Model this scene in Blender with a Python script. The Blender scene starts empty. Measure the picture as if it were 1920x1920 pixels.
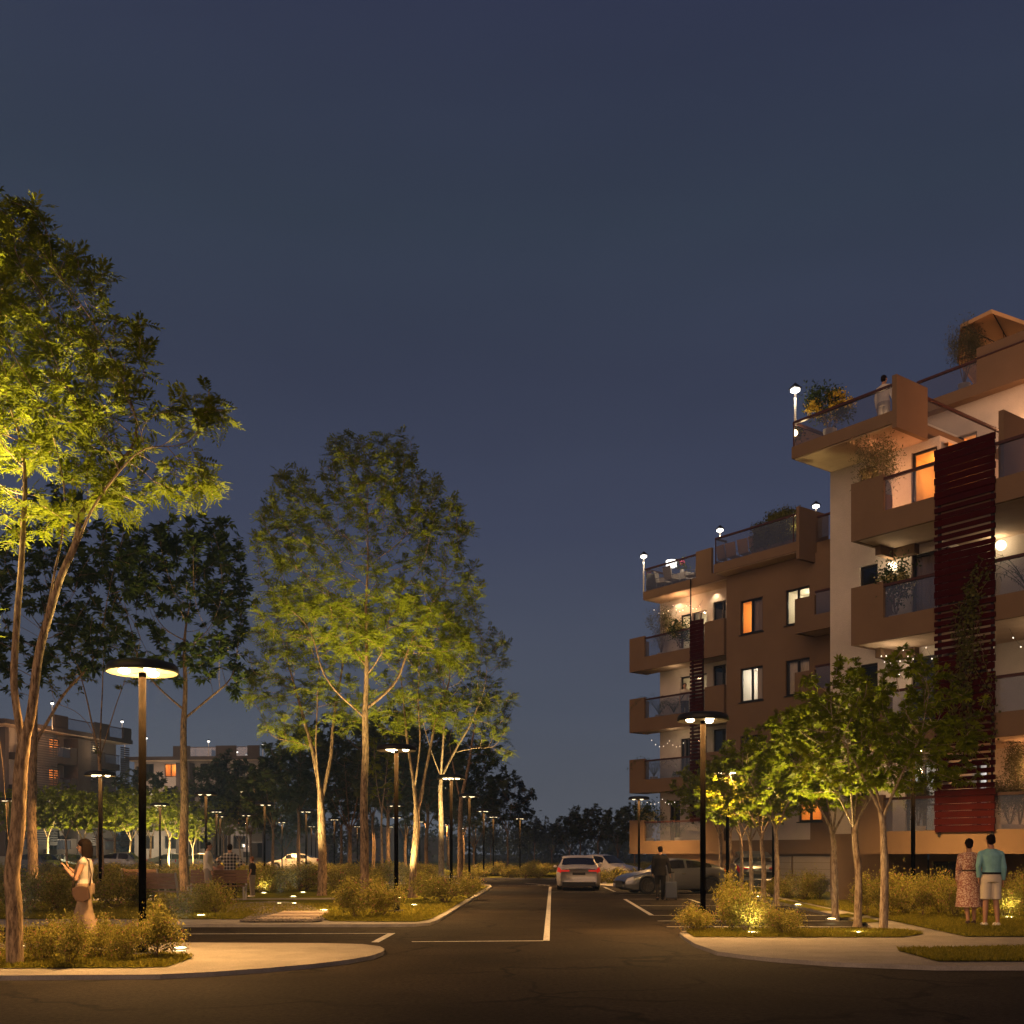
import bpy, bmesh, math, random
import numpy as np
from mathutils import Vector, Matrix

R = math.radians
scene = bpy.context.scene
col = scene.collection
random.seed(7)

# ------------------------------------------------------------------ camera
F, HOR, EYE = 2050.0, 1601.0, 1.5          # focal length, horizon row (1920 px picture), eye height
cam_d = bpy.data.cameras.new("camera")
cam_d.sensor_width = 36.0
cam_d.lens = 36.0 * F / 1920.0
cam_d.shift_y = (HOR - 960.0) / 1920.0
cam_d.clip_end = 5000.0
cam = bpy.data.objects.new("camera", cam_d)
col.objects.link(cam)
cam.location = (0, 0, EYE)
cam.rotation_euler = (R(90), 0, 0)
scene.camera = cam

# ------------------------------------------------------------------ world, sun, exposure
SUN_EL, SUN_AZ = 10.0, 208.0               # afterglow behind the camera, to the left
world = bpy.data.worlds.new("World")
scene.world = world
world.use_nodes = True
wt = world.node_tree
for n in list(wt.nodes):
    wt.nodes.remove(n)
w_out = wt.nodes.new("ShaderNodeOutputWorld")
w_bg = wt.nodes.new("ShaderNodeBackground")
w_sky = wt.nodes.new("ShaderNodeTexSky")
w_sky.sky_type = 'NISHITA'
w_sky.sun_disc = False
w_sky.sun_elevation = R(-4.0)
w_sky.sun_rotation = R(SUN_AZ)
w_sky.air_density = 1.0
w_sky.dust_density = 1.0
w_sky.ozone_density = 1.6
w_tc = wt.nodes.new("ShaderNodeTexCoord")
w_sep = wt.nodes.new("ShaderNodeSeparateXYZ")
w_ramp = wt.nodes.new("ShaderNodeValToRGB")
wt.links.new(w_tc.outputs['Generated'], w_sep.inputs[0])
wt.links.new(w_sep.outputs['Z'], w_ramp.inputs[0])
SKY = [(0.0, (.112, .122, .142)), (.06, (.099, .109, .131)), (.13, (.075, .087, .119)), (.28, (.048, .057, .099)),
       (.40, (.037, .045, .080)), (.50, (.031, .042, .069)), (.62, (.027, .033, .067)), (1.0, (.021, .025, .056))]
el = w_ramp.color_ramp.elements
el[0].position, el[0].color = SKY[0][0], (*SKY[0][1], 1)
el[1].position, el[1].color = SKY[-1][0], (*SKY[-1][1], 1)
for p_, c_ in SKY[1:-1]:
    e_ = el.new(p_); e_.color = (*c_, 1)
w_mul = wt.nodes.new("ShaderNodeMixRGB"); w_mul.blend_type = 'ADD'; w_mul.inputs[0].default_value = .1
wt.links.new(w_ramp.outputs[0], w_mul.inputs[1])
wt.links.new(w_sky.outputs[0], w_mul.inputs[2])
w_nz = wt.nodes.new("ShaderNodeTexNoise"); w_nz.inputs["Scale"].default_value = 2.2; w_nz.inputs["Detail"].default_value = 5
w_mp = wt.nodes.new("ShaderNodeMapping"); w_mp.inputs["Scale"].default_value = (1, 1, 4)
w_mr = wt.nodes.new("ShaderNodeMapRange"); w_mr.inputs[1].default_value = .3; w_mr.inputs[2].default_value = .7; w_mr.inputs[3].default_value = .93; w_mr.inputs[4].default_value = 1.07
w_sc = wt.nodes.new("ShaderNodeVectorMath"); w_sc.operation = 'SCALE'      # thin uneven dusk veil
wt.links.new(w_tc.outputs['Generated'], w_mp.inputs[0]); wt.links.new(w_mp.outputs[0], w_nz.inputs['Vector'])
wt.links.new(w_nz.outputs[0], w_mr.inputs[0]); wt.links.new(w_mul.outputs[0], w_sc.inputs[0]); wt.links.new(w_mr.outputs[0], w_sc.inputs['Scale'])
wt.links.new(w_sc.outputs[0], w_bg.inputs[0])
w_bg.inputs[1].default_value = 1.0
wt.links.new(w_bg.outputs[0], w_out.inputs[0])

sun_d = bpy.data.lights.new("sun", 'SUN')
sun_d.energy = 1.8
sun_d.color = (1.0, .57, .31)
sun_d.angle = R(70)
sun = bpy.data.objects.new("sun", sun_d)
col.objects.link(sun)
_az, _el = R(SUN_AZ), R(SUN_EL)
sun_dir = Vector((math.sin(_az) * math.cos(_el), math.cos(_az) * math.cos(_el), math.sin(_el)))   # towards the light
sun.rotation_euler = sun_dir.to_track_quat('Z', 'Y').to_euler()

scene.view_settings.view_transform = 'Standard'
scene.view_settings.look = 'None'
scene.view_settings.exposure = 0.0
scene.view_settings.gamma = 1.0
scene.view_settings.use_curve_mapping = False
cy = scene.cycles
scene.render.engine = 'CYCLES'
cy.use_denoising = True
cy.denoiser = 'OPENIMAGEDENOISE'
try:
    cy.denoising_input_passes = 'RGB_ALBEDO_NORMAL'
except Exception:
    pass
cy.max_bounces = 6
cy.diffuse_bounces = 3
cy.glossy_bounces = 3
cy.transmission_bounces = 4
cy.transparent_max_bounces = 12
cy.volume_bounces = 0
cy.sample_clamp_indirect = 3.0
cy.caustics_reflective = False
cy.caustics_refractive = False
cy.use_light_tree = True

# ------------------------------------------------------------------ helpers
def G(px, py, z=0.0):
    Y = (EYE - z) * F / (py - HOR)
    return ((px - 960) / F * Y, Y)

def at(px, py, Y):
    return Vector(((px - 960) / F * Y, Y, EYE + (HOR - py) / F * Y))

class MB:
    def __init__(s):
        s.v, s.f, s.m = [], [], []
    def add(s, verts, faces, mi=0):
        o = len(s.v)
        s.v += [tuple(p) for p in verts]
        s.f += [tuple(i + o for i in f) for f in faces]
        s.m += [mi] * len(faces)
        return s
    def box(s, x0, x1, y0, y1, z0, z1, mi=0, M=None):
        v = [Vector((x, y, z)) for z in (z0, z1) for x, y in ((x0, y0), (x1, y0), (x1, y1), (x0, y1))]
        if M is not None:
            v = [M @ p for p in v]
        return s.add(v, [(3, 2, 1, 0), (4, 5, 6, 7), (0, 1, 5, 4), (1, 2, 6, 5), (2, 3, 7, 6), (3, 0, 4, 7)], mi)
    def bar(s, p, q, w, h=None, mi=0):
        p, q = Vector(p), Vector(q)
        h = h or w
        d = (q - p)
        L = d.length
        Mx = Matrix.Translation(p) @ d.to_track_quat('Y', 'Z').to_matrix().to_4x4()
        return s.box(-w / 2, w / 2, 0, L, -h / 2, h / 2, mi, Mx)
    def tube(s, pts, rad, n=8, mi=0, cap=True):
        pts = [Vector(p) for p in pts]
        if not hasattr(rad, '__len__'):
            rad = [rad] * len(pts)
        o = len(s.v)
        prev = None
        for i, p in enumerate(pts):
            t = (pts[min(i + 1, len(pts) - 1)] - pts[max(i - 1, 0)])
            if t.length < 1e-9:
                t = Vector((0, 0, 1))
            t.normalize()
            if prev is None:
                u = t.orthogonal().normalized()
            else:
                u = (prev - t * prev.dot(t))
                u = u.normalized() if u.length > 1e-6 else t.orthogonal().normalized()
            prev = u
            w = t.cross(u)
            r = rad[i]
            ru, rw = r if isinstance(r, tuple) else (r, r)
            for k in range(n):
                a = 2 * math.pi * k / n
                s.v.append(tuple(p + u * (ru * math.cos(a)) + w * (rw * math.sin(a))))
        for i in range(len(pts) - 1):
            for k in range(n):
                a, b = o + i * n + k, o + i * n + (k + 1) % n
                s.f.append((a, b, b + n, a + n)); s.m.append(mi)
        if cap:
            s.f.append(tuple(o + k for k in reversed(range(n)))); s.m.append(mi)
            e = o + (len(pts) - 1) * n
            s.f.append(tuple(e + k for k in range(n))); s.m.append(mi)
        return s
    def lathe(s, prof, n=24, c=(0, 0, 0), mi=0, sx=1, sy=1):
        o = len(s.v)
        for r, z in prof:
            for k in range(n):
                a = 2 * math.pi * k / n
                s.v.append((c[0] + r * sx * math.cos(a), c[1] + r * sy * math.sin(a), c[2] + z))
        for i in range(len(prof) - 1):
            for k in range(n):
                a, b = o + i * n + k, o + i * n + (k + 1) % n
                s.f.append((a, b, b + n, a + n)); s.m.append(mi)
        return s
    def prism(s, poly, z0, z1, mi_top=0, mi_side=0):
        n = len(poly)
        area = sum(poly[i][0] * poly[(i + 1) % n][1] - poly[(i + 1) % n][0] * poly[i][1] for i in range(n))
        if area < 0:
            poly = poly[::-1]
        o = len(s.v)
        s.v += [(x, y, z0) for x, y in poly] + [(x, y, z1) for x, y in poly]
        s.f.append(tuple(o + n + i for i in range(n))); s.m.append(mi_top)
        for i in range(n):
            j = (i + 1) % n
            s.f.append((o + i, o + j, o + n + j, o + n + i)); s.m.append(mi_side)
        return s
    def ball(s, c, r, n=10, m=6, mi=0):
        rr = r if hasattr(r, '__len__') else (r, r, r)
        o = len(s.v)
        c = Vector(c)
        s.v.append(tuple(c - Vector((0, 0, rr[2]))))
        for i in range(1, m):
            ph = -math.pi / 2 + math.pi * i / m
            for k in range(n):
                a = 2 * math.pi * k / n
                s.v.append((c.x + rr[0] * math.cos(ph) * math.cos(a), c.y + rr[1] * math.cos(ph) * math.sin(a), c.z + rr[2] * math.sin(ph)))
        s.v.append(tuple(c + Vector((0, 0, rr[2]))))
        top = len(s.v) - 1
        for k in range(n):
            k2 = (k + 1) % n
            s.f.append((o, o + 1 + k2, o + 1 + k)); s.m.append(mi)
            s.f.append((top, top - n + k, top - n + k2)); s.m.append(mi)
            for i in range(m - 2):
                a, b = o + 1 + i * n + k, o + 1 + i * n + k2
                s.f.append((a, b, b + n, a + n)); s.m.append(mi)
        return s
    def build(s, name, mat, parent=None, smooth=False, loc=None, rot=None, bevel=0):
        me = bpy.data.meshes.new(name)
        me.from_pydata(s.v, [], s.f)
        mats = mat if isinstance(mat, (list, tuple)) else [mat]
        for m_ in mats:
            me.materials.append(m_)
        if len(mats) > 1:
            me.polygons.foreach_set('material_index', s.m)
        if smooth:
            me.polygons.foreach_set('use_smooth', [True] * len(me.polygons))
        me.update()
        ob = bpy.data.objects.new(name, me)
        col.objects.link(ob)
        if parent is not None:
            ob.parent = parent
        if loc is not None:
            ob.location = loc
        if rot is not None:
            ob.rotation_euler = rot
        if bevel:
            bv = ob.modifiers.new("bevel", 'BEVEL')
            bv.width = bevel; bv.segments = 2; bv.limit_method = 'ANGLE'
        return ob

def tag(o, label=None, cat=None, group=None, kind=None):
    if label: o["label"] = label
    if cat: o["category"] = cat
    if group: o["group"] = group
    if kind: o["kind"] = kind
    return o

def empty(name, loc=(0, 0, 0), rz=0.0, label=None, cat=None, group=None):
    o = bpy.data.objects.new(name, None)
    o.empty_display_size = .2
    col.objects.link(o)
    o.location = loc
    o.rotation_euler = (0, 0, rz)
    return tag(o, label, cat, group)

def copy_tree(o, parent=None):
    c = o.copy()
    col.objects.link(c)
    if parent is not None:
        c.parent = parent
    for ch in [x for x in kids.get(o.name, [])]:
        copy_tree(ch, c)
    return c
kids = {}
def index_kids():
    kids.clear()
    for x in bpy.data.objects:
        if x.parent is not None:
            kids.setdefault(x.parent.name, []).append(x)

def put(proto, loc, rz=0, sc=1.0, label=None, cat=None, group=None):
    o = copy_tree(proto)
    o.location = loc
    o.rotation_euler = (0, 0, rz)
    o.scale = (sc, sc, sc) if not hasattr(sc, '__len__') else sc
    if label: o["label"] = label
    if cat: o["category"] = cat
    if group: o["group"] = group
    return o

def add_light(name, kind, loc, energy, color, parent=None, radius=.1, spot=None, blend=.5, target=None):
    d = bpy.data.lights.new(name, kind)
    d.energy = energy
    d.color = color
    d.shadow_soft_size = radius
    if kind == 'SPOT':
        d.spot_size = R(spot); d.spot_blend = blend
    o = bpy.data.objects.new(name, d)
    col.objects.link(o)
    o.location = loc
    if target is not None:
        o.rotation_euler = (Vector(loc) - Vector(target)).to_track_quat('Z', 'Y').to_euler()
    if parent is not None:
        o.parent = parent
    return o

# ------------------------------------------------------------------ materials
MATS = {}
def pmat(name, c, rough=.7, metal=0.0, spec=.3, var=0.0, vscale=3.0, bump=0.0, bscale=40.0, speck=0.0, sscale=120.0,
         emit=None, estr=0.0, coat=0.0):
    m = bpy.data.materials.new(name)
    m.use_nodes = True
    t = m.node_tree
    b = t.nodes["Principled BSDF"]
    b.inputs["Base Color"].default_value = (*c, 1)
    b.inputs["Roughness"].default_value = rough
    b.inputs["Metallic"].default_value = metal
    b.inputs["Specular IOR Level"].default_value = spec
    if coat:
        b.inputs["Coat Weight"].default_value = coat
        b.inputs["Coat Roughness"].default_value = .05
    tc = t.nodes.new("ShaderNodeTexCoord")
    src = None
    if var or speck:
        rgb = t.nodes.new("ShaderNodeRGB"); rgb.outputs[0].default_value = (*c, 1)
        src = rgb.outputs[0]
        for amt, scl, det in ((var, vscale, 5.0), (speck, sscale, 2.0)):
            if not amt:
                continue
            nz = t.nodes.new("ShaderNodeTexNoise"); nz.inputs["Scale"].default_value = scl
            nz.inputs["Detail"].default_value = det; nz.inputs["Roughness"].default_value = .65
            t.links.new(tc.outputs["Object"], nz.inputs["Vector"])
            mr = t.nodes.new("ShaderNodeMapRange")
            mr.inputs[1].default_value = .3; mr.inputs[2].default_value = .7
            mr.inputs[3].default_value = 1 - amt; mr.inputs[4].default_value = 1 + amt
            t.links.new(nz.outputs[0], mr.inputs[0])
            mx = t.nodes.new("ShaderNodeVectorMath"); mx.operation = 'SCALE'
            t.links.new(src, mx.inputs[0]); t.links.new(mr.outputs[0], mx.inputs["Scale"])
            src = mx.outputs[0]
        t.links.new(src, b.inputs["Base Color"])
    if bump:
        nb = t.nodes.new("ShaderNodeTexNoise"); nb.inputs["Scale"].default_value = bscale
        nb.inputs["Detail"].default_value = 4.0
        t.links.new(tc.outputs["Object"], nb.inputs["Vector"])
        bp = t.nodes.new("ShaderNodeBump"); bp.inputs["Strength"].default_value = bump
        bp.inputs["Distance"].default_value = .02
        t.links.new(nb.outputs[0], bp.inputs["Height"])
        t.links.new(bp.outputs[0], b.inputs["Normal"])
    if emit:
        b.inputs["Emission Color"].default_value = (*emit, 1)
        b.inputs["Emission Strength"].default_value = estr
    MATS[name] = m
    return m

def leafmat(name, c, c2=None, trans=.35, flower=None, famt=0.0):
    """leaf: diffuse + translucent, hue drifting over the crown; a share of leaves may be flowers"""
    m = bpy.data.materials.new(name); m.use_nodes = True
    t = m.node_tree
    for n in list(t.nodes):
        t.nodes.remove(n)
    out = t.nodes.new("ShaderNodeOutputMaterial")
    geo = t.nodes.new("ShaderNodeNewGeometry")
    ramp = t.nodes.new("ShaderNodeValToRGB")
    t.links.new(geo.outputs["Random Per Island"], ramp.inputs[0])
    c2 = c2 or tuple(min(1, x * 1.5) for x in c)
    e = ramp.color_ramp.elements
    e[0].position = 0; e[0].color = (*c, 1)
    e[1].position = 1 - famt if famt else 1.0; e[1].color = (*c2, 1)
    if flower:
        n = ramp.color_ramp.elements.new(min(.995, 1 - famt + .004)); n.color = (*flower, 1)
    d = t.nodes.new("ShaderNodeBsdfPrincipled"); d.inputs["Roughness"].default_value = .55
    d.inputs["Specular IOR Level"].default_value = .08
    tr = t.nodes.new("ShaderNodeBsdfTranslucent")
    mx = t.nodes.new("ShaderNodeMixShader"); mx.inputs[0].default_value = trans
    t.links.new(ramp.outputs[0], d.inputs["Base Color"]); t.links.new(ramp.outputs[0], tr.inputs[0])
    t.links.new(d.outputs[0], mx.inputs[1]); t.links.new(tr.outputs[0], mx.inputs[2])
    t.links.new(mx.outputs[0], out.inputs[0])
    return m

def glassmat(name, tint=(.9, .92, .95), refl=.12, alpha=.12, body=(.2, .22, .27)):
    m = bpy.data.materials.new(name); m.use_nodes = True
    t = m.node_tree
    for n in list(t.nodes):
        t.nodes.remove(n)
    out = t.nodes.new("ShaderNodeOutputMaterial")
    tr = t.nodes.new("ShaderNodeBsdfTransparent"); tr.inputs[0].default_value = (*tint, 1)
    df = t.nodes.new("ShaderNodeBsdfDiffuse"); df.inputs[0].default_value = (*body, 1)
    gl = t.nodes.new("ShaderNodeBsdfGlossy"); gl.inputs["Roughness"].default_value = .03
    lw = t.nodes.new("ShaderNodeFresnel"); lw.inputs[0].default_value = 1.45
    ad = t.nodes.new("ShaderNodeMath"); ad.operation = 'ADD'; ad.inputs[1].default_value = refl
    t.links.new(lw.outputs[0], ad.inputs[0])
    m1 = t.nodes.new("ShaderNodeMixShader"); m1.inputs[0].default_value = alpha
    m2 = t.nodes.new("ShaderNodeMixShader")
    t.links.new(tr.outputs[0], m1.inputs[1]); t.links.new(df.outputs[0], m1.inputs[2])
    t.links.new(ad.outputs[0], m2.inputs[0])
    t.links.new(m1.outputs[0], m2.inputs[1]); t.links.new(gl.outputs[0], m2.inputs[2])
    t.links.new(m2.outputs[0], out.inputs[0])
    return m

def emat(name, c, s):
    m = bpy.data.materials.new(name); m.use_nodes = True
    t = m.node_tree
    b = t.nodes["Principled BSDF"]
    b.inputs["Base Color"].default_value = (.8, .8, .8, 1)
    b.inputs["Emission Color"].default_value = (*c, 1)
    b.inputs["Emission Strength"].default_value = s
    return m

def asphalt_mat():
    m = pmat("asphalt", (.0145, .0108, .0073), rough=.85, spec=.12, bump=.5, bscale=55)
    t = m.node_tree; b = t.nodes["Principled BSDF"]
    tc = t.nodes.new("ShaderNodeTexCoord")
    fine = t.nodes.new("ShaderNodeTexNoise"); fine.inputs["Scale"].default_value = 17; fine.inputs["Detail"].default_value = 5; fine.inputs["Roughness"].default_value = .75
    big = t.nodes.new("ShaderNodeTexNoise"); big.inputs["Scale"].default_value = .55; big.inputs["Detail"].default_value = 6
    warp = t.nodes.new("ShaderNodeTexNoise"); warp.inputs["Scale"].default_value = 1.3; warp.inputs["Detail"].default_value = 6
    vor = t.nodes.new("ShaderNodeTexVoronoi"); vor.feature = 'DISTANCE_TO_EDGE'; vor.inputs["Scale"].default_value = .42
    add = t.nodes.new("ShaderNodeMixRGB"); add.blend_type = 'ADD'; add.inputs[0].default_value = 1.1
    t.links.new(tc.outputs["Object"], add.inputs[1]); t.links.new(warp.outputs["Color"], add.inputs[2])
    t.links.new(add.outputs[0], vor.inputs["Vector"])
    for n in (fine, big, warp):
        t.links.new(tc.outputs["Object"], n.inputs["Vector"])
    r1 = t.nodes.new("ShaderNodeMapRange"); r1.inputs[1].default_value = .3; r1.inputs[2].default_value = .72; r1.inputs[3].default_value = .1; r1.inputs[4].default_value = 3.0
    r2 = t.nodes.new("ShaderNodeMapRange"); r2.inputs[1].default_value = .3; r2.inputs[2].default_value = .7; r2.inputs[3].default_value = .6; r2.inputs[4].default_value = 1.45
    r3 = t.nodes.new("ShaderNodeMapRange"); r3.inputs[1].default_value = .002; r3.inputs[2].default_value = .032; r3.inputs[3].default_value = .12; r3.inputs[4].default_value = 1
    pm = t.nodes.new("ShaderNodeMapRange"); pm.inputs[1].default_value = .44; pm.inputs[2].default_value = .56; pm.inputs[3].default_value = 1; pm.inputs[4].default_value = 0
    crk = t.nodes.new("ShaderNodeMath"); crk.operation = 'MAXIMUM'
    t.links.new(fine.outputs[0], r1.inputs[0]); t.links.new(big.outputs[0], r2.inputs[0]); t.links.new(vor.outputs["Distance"], r3.inputs[0])
    t.links.new(big.outputs[0], pm.inputs[0]); t.links.new(r3.outputs[0], crk.inputs[0]); t.links.new(pm.outputs[0], crk.inputs[1])
    a = t.nodes.new("ShaderNodeMath"); a.operation = 'MULTIPLY'; c2 = t.nodes.new("ShaderNodeMath"); c2.operation = 'MULTIPLY'
    t.links.new(r1.outputs[0], a.inputs[0]); t.links.new(r2.outputs[0], a.inputs[1]); t.links.new(a.outputs[0], c2.inputs[0]); t.links.new(crk.outputs[0], c2.inputs[1])
    rgb = t.nodes.new("ShaderNodeRGB"); rgb.outputs[0].default_value = (.0145, .0108, .0073, 1)
    sc = t.nodes.new("ShaderNodeVectorMath"); sc.operation = 'SCALE'
    t.links.new(rgb.outputs[0], sc.inputs[0]); t.links.new(c2.outputs[0], sc.inputs["Scale"])
    t.links.new(sc.outputs[0], b.inputs["Base Color"])
    return m

def plank_mat(name, c, scale, axis='X'):
    m = pmat(name, c, rough=.6, var=.35, vscale=2.0)
    t = m.node_tree; b = t.nodes["Principled BSDF"]
    for n in t.nodes:
        if n.type == 'TEX_NOISE':
            mp = t.nodes.new("ShaderNodeMapping"); mp.inputs["Scale"].default_value = scale
            tc = t.nodes.new("ShaderNodeTexCoord")
            t.links.new(tc.outputs["Object"], mp.inputs[0]); t.links.new(mp.outputs[0], n.inputs["Vector"])
    return m

def plaid_mat():
    m = pmat("plaid_cloth", (.05, .05, .055), rough=.9)
    t = m.node_tree; b = t.nodes["Principled BSDF"]
    tc = t.nodes.new("ShaderNodeTexCoord"); sp = t.nodes.new("ShaderNodeSeparateXYZ")
    t.links.new(tc.outputs["Object"], sp.inputs[0])
    tot = None
    for ax in ("X", "Z"):
        mu = t.nodes.new("ShaderNodeMath"); mu.operation = 'MULTIPLY'; mu.inputs[1].default_value = 62.0
        si = t.nodes.new("ShaderNodeMath"); si.operation = 'SINE'
        gt = t.nodes.new("ShaderNodeMath"); gt.operation = 'GREATER_THAN'; gt.inputs[1].default_value = .35
        t.links.new(sp.outputs[ax], mu.inputs[0]); t.links.new(mu.outputs[0], si.inputs[0]); t.links.new(si.outputs[0], gt.inputs[0])
        if tot is None:
            tot = gt.outputs[0]
        else:
            ad = t.nodes.new("ShaderNodeMath"); ad.operation = 'ADD'
            t.links.new(tot, ad.inputs[0]); t.links.new(gt.outputs[0], ad.inputs[1]); tot = ad.outputs[0]
    hf = t.nodes.new("ShaderNodeMath"); hf.operation = 'MULTIPLY'; hf.inputs[1].default_value = .5
    t.links.new(tot, hf.inputs[0])
    rp = t.nodes.new("ShaderNodeValToRGB"); rp.color_ramp.elements[0].color = (.03, .032, .04, 1); rp.color_ramp.elements[1].color = (.5, .47, .43, 1)
    t.links.new(hf.outputs[0], rp.inputs[0]); t.links.new(rp.outputs[0], b.inputs["Base Color"])
    return m

def dots_mat():
    m = pmat("patterned_dress", (.38, .2, .14), rough=.85)
    t = m.node_tree; b = t.nodes["Principled BSDF"]
    tc = t.nodes.new("ShaderNodeTexCoord")
    nz = t.nodes.new("ShaderNodeTexNoise"); nz.inputs["Scale"].default_value = 38; nz.inputs["Detail"].default_value = 4
    t.links.new(tc.outputs["Object"], nz.inputs["Vector"])
    rp = t.nodes.new("ShaderNodeValToRGB"); rp.color_ramp.interpolation = 'LINEAR'
    rp.color_ramp.elements[0].position = .46; rp.color_ramp.elements[0].color = (.3, .13, .1, 1)
    rp.color_ramp.elements[1].position = .58; rp.color_ramp.elements[1].color = (.62, .46, .36, 1)
    t.links.new(nz.outputs[0], rp.inputs[0]); t.links.new(rp.outputs[0], b.inputs["Base Color"])
    return m

def bark_mat(name, c, c2, sc=1.0):
    m = bpy.data.materials.new(name); m.use_nodes = True
    t = m.node_tree; b = t.nodes["Principled BSDF"]; b.inputs["Roughness"].default_value = .9; b.inputs["Specular IOR Level"].default_value = .15
    tc = t.nodes.new("ShaderNodeTexCoord")
    mp = t.nodes.new("ShaderNodeMapping"); mp.inputs["Scale"].default_value = (22 * sc, 22 * sc, 5 * sc)
    t.links.new(tc.outputs["Object"], mp.inputs[0])
    nz = t.nodes.new("ShaderNodeTexNoise"); nz.inputs["Scale"].default_value = 1.0; nz.inputs["Detail"].default_value = 7; nz.inputs["Roughness"].default_value = .7
    t.links.new(mp.outputs[0], nz.inputs["Vector"])
    rp = t.nodes.new("ShaderNodeValToRGB"); rp.color_ramp.elements[0].position = .36; rp.color_ramp.elements[0].color = (*c2, 1)
    rp.color_ramp.elements[1].position = .6; rp.color_ramp.elements[1].color = (*c, 1)
    t.links.new(nz.outputs[0], rp.inputs[0]); t.links.new(rp.outputs[0], b.inputs["Base Color"])
    bp = t.nodes.new("ShaderNodeBump"); bp.inputs["Strength"].default_value = .9; bp.inputs["Distance"].default_value = .03
    t.links.new(nz.outputs[0], bp.inputs["Height"]); t.links.new(bp.outputs[0], b.inputs["Normal"])
    return m

M = {}
M['asphalt'] = asphalt_mat()
M['paving'] = pmat("concrete_paving", (.225, .20, .17), rough=.85, var=.22, vscale=1.3, speck=.4, sscale=70, bump=.25, bscale=90)
M['kerb'] = pmat("kerb_stone", (.27, .25, .225), rough=.85, var=.2, vscale=3, speck=.15, sscale=60)
M['paint'] = pmat("road_paint", (.50, .48, .45), rough=.8, var=.35, vscale=9, speck=.25, sscale=60)
M['soil'] = pmat("lawn_soil", (.12, .115, .016), rough=1, spec=0, var=.35, vscale=4, speck=.4, sscale=55, bump=.6, bscale=60)
M['far_ground'] = pmat("far_ground", (.05, .055, .03), rough=1, spec=0, var=.3, vscale=.2)
M['gravel'] = pmat("gravel_stones", (.2, .175, .15), rough=.95, speck=.6, sscale=26, var=.25, vscale=5, bump=1.0, bscale=26)
M['blade'] = leafmat("grass_blades", (.14, .14, .015), (.30, .25, .03), trans=.3)
M['white_stucco'] = pmat("white_stucco", (.50, .45, .40), rough=.95, spec=.1, var=.10, vscale=.9, speck=.10, sscale=45, bump=.55, bscale=38)
M['brown_render'] = pmat("brown_render", (.158, .105, .066), rough=.9, spec=.15, var=.10, vscale=.6, speck=.06, sscale=60, bump=.12, bscale=70)
M['grey_render'] = pmat("grey_brown_render", (.065, .052, .046), rough=.9, spec=.15, var=.1, vscale=.6)
M['pale_render'] = pmat("pale_render", (.36, .32, .29), rough=.95, spec=.1, var=.08, vscale=.8)
M['soffit'] = pmat("concrete_soffit", (.44, .34, .26), rough=.9, var=.12, vscale=1.5, bump=.1)
M['red_slat'] = pmat("dark_red_slats", (.032, .0030, .0022), rough=.7, spec=.06, var=.2, vscale=2)
M['dark_slat'] = pmat("charcoal_slats", (.045, .038, .036), rough=.6)
M['frame'] = pmat("black_frame", (.012, .011, .012), rough=.4, spec=.4)
M['rail'] = pmat("maroon_rail", (.05, .018, .013), rough=.4, spec=.4)
M['glass'] = glassmat("balcony_glass", tint=(.72, .74, .80), refl=.08, alpha=.22, body=(.17, .18, .22))
M['pane'] = glassmat("window_glass", tint=(.9, .9, .9), refl=.04, alpha=.03)
M['dark_room'] = pmat("dim_room", (.05, .045, .045), rough=.9)
M['room'] = pmat("cream_room", (.7, .64, .52), rough=.9)
M['orange_room'] = pmat("orange_room", (.75, .42, .16), rough=.9)
M['curtain'] = pmat("curtain_cloth", (.34, .26, .22), rough=.95)
M['pale_curtain'] = pmat("pale_curtain_cloth", (.62, .55, .46), rough=.95)
M['door_panel'] = pmat("garage_panel", (.30, .27, .255), rough=.6, spec=.3, var=.06, vscale=1)
M['lamp_black'] = pmat("lamp_black_metal", (.012, .011, .010), rough=.5, spec=.35, bump=.05)
M['lamp_under'] = pmat("lamp_reflector", (.24, .18, .11), rough=.6)
M['lamp_pole'] = pmat("rusted_pole", (.0015, .0010, .0006), rough=.85, spec=.01, var=.5, vscale=9, speck=.3, sscale=40, bump=.1)
M['bulb'] = emat("warm_bulb", (1.0, .80, .48), 9)
M['bulb_far'] = emat("warm_bulb_far", (1.0, .80, .48), 2.2)
M['white_lamp'] = emat("white_lantern", (1.0, .93, .82), 5)
M['globe'] = emat("globe_lamp", (1.0, .80, .50), 5)
M['string_bulb'] = emat("string_bulb", (1.0, .88, .70), 2)
M['upl'] = emat("uplight_lens", (1.0, .85, .45), 14)
M['wood'] = plank_mat("bench_wood", (.17, .095, .055), (2, 20, 30))
M['deck'] = plank_mat("pale_deck_wood", (.42, .33, .25), (2, 25, 25))
M['steel'] = pmat("steel_frame", (.3, .28, .26), rough=.45, metal=.6)
M['skin'] = pmat("skin", (.42, .24, .155), rough=.55, spec=.35)
M['skin_tan'] = pmat("tanned_skin", (.36, .19, .115), rough=.55, spec=.35)
M['hair'] = pmat("dark_brown_hair", (.009, .005, .0035), rough=.8, spec=.1, speck=.3, sscale=90)
M['hair_red'] = pmat("reddish_hair", (.13, .045, .02), rough=.6)
M['black_cloth'] = pmat("black_cloth", (.014, .013, .014), rough=.9)
M['suit'] = pmat("dark_suit", (.007, .0058, .0056), rough=.85)
M['white_cloth'] = pmat("white_cloth", (.48, .43, .37), rough=.9, var=.06, vscale=12)
M['grey_cloth'] = pmat("grey_cloth", (.23, .2, .175), rough=.9)
M['sand_cloth'] = pmat("sand_cloth", (.27, .19, .125), rough=.9, var=.08, vscale=9)
M['shorts'] = pmat("cream_shorts", (.56, .49, .385), rough=.9, var=.06, vscale=10)
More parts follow.
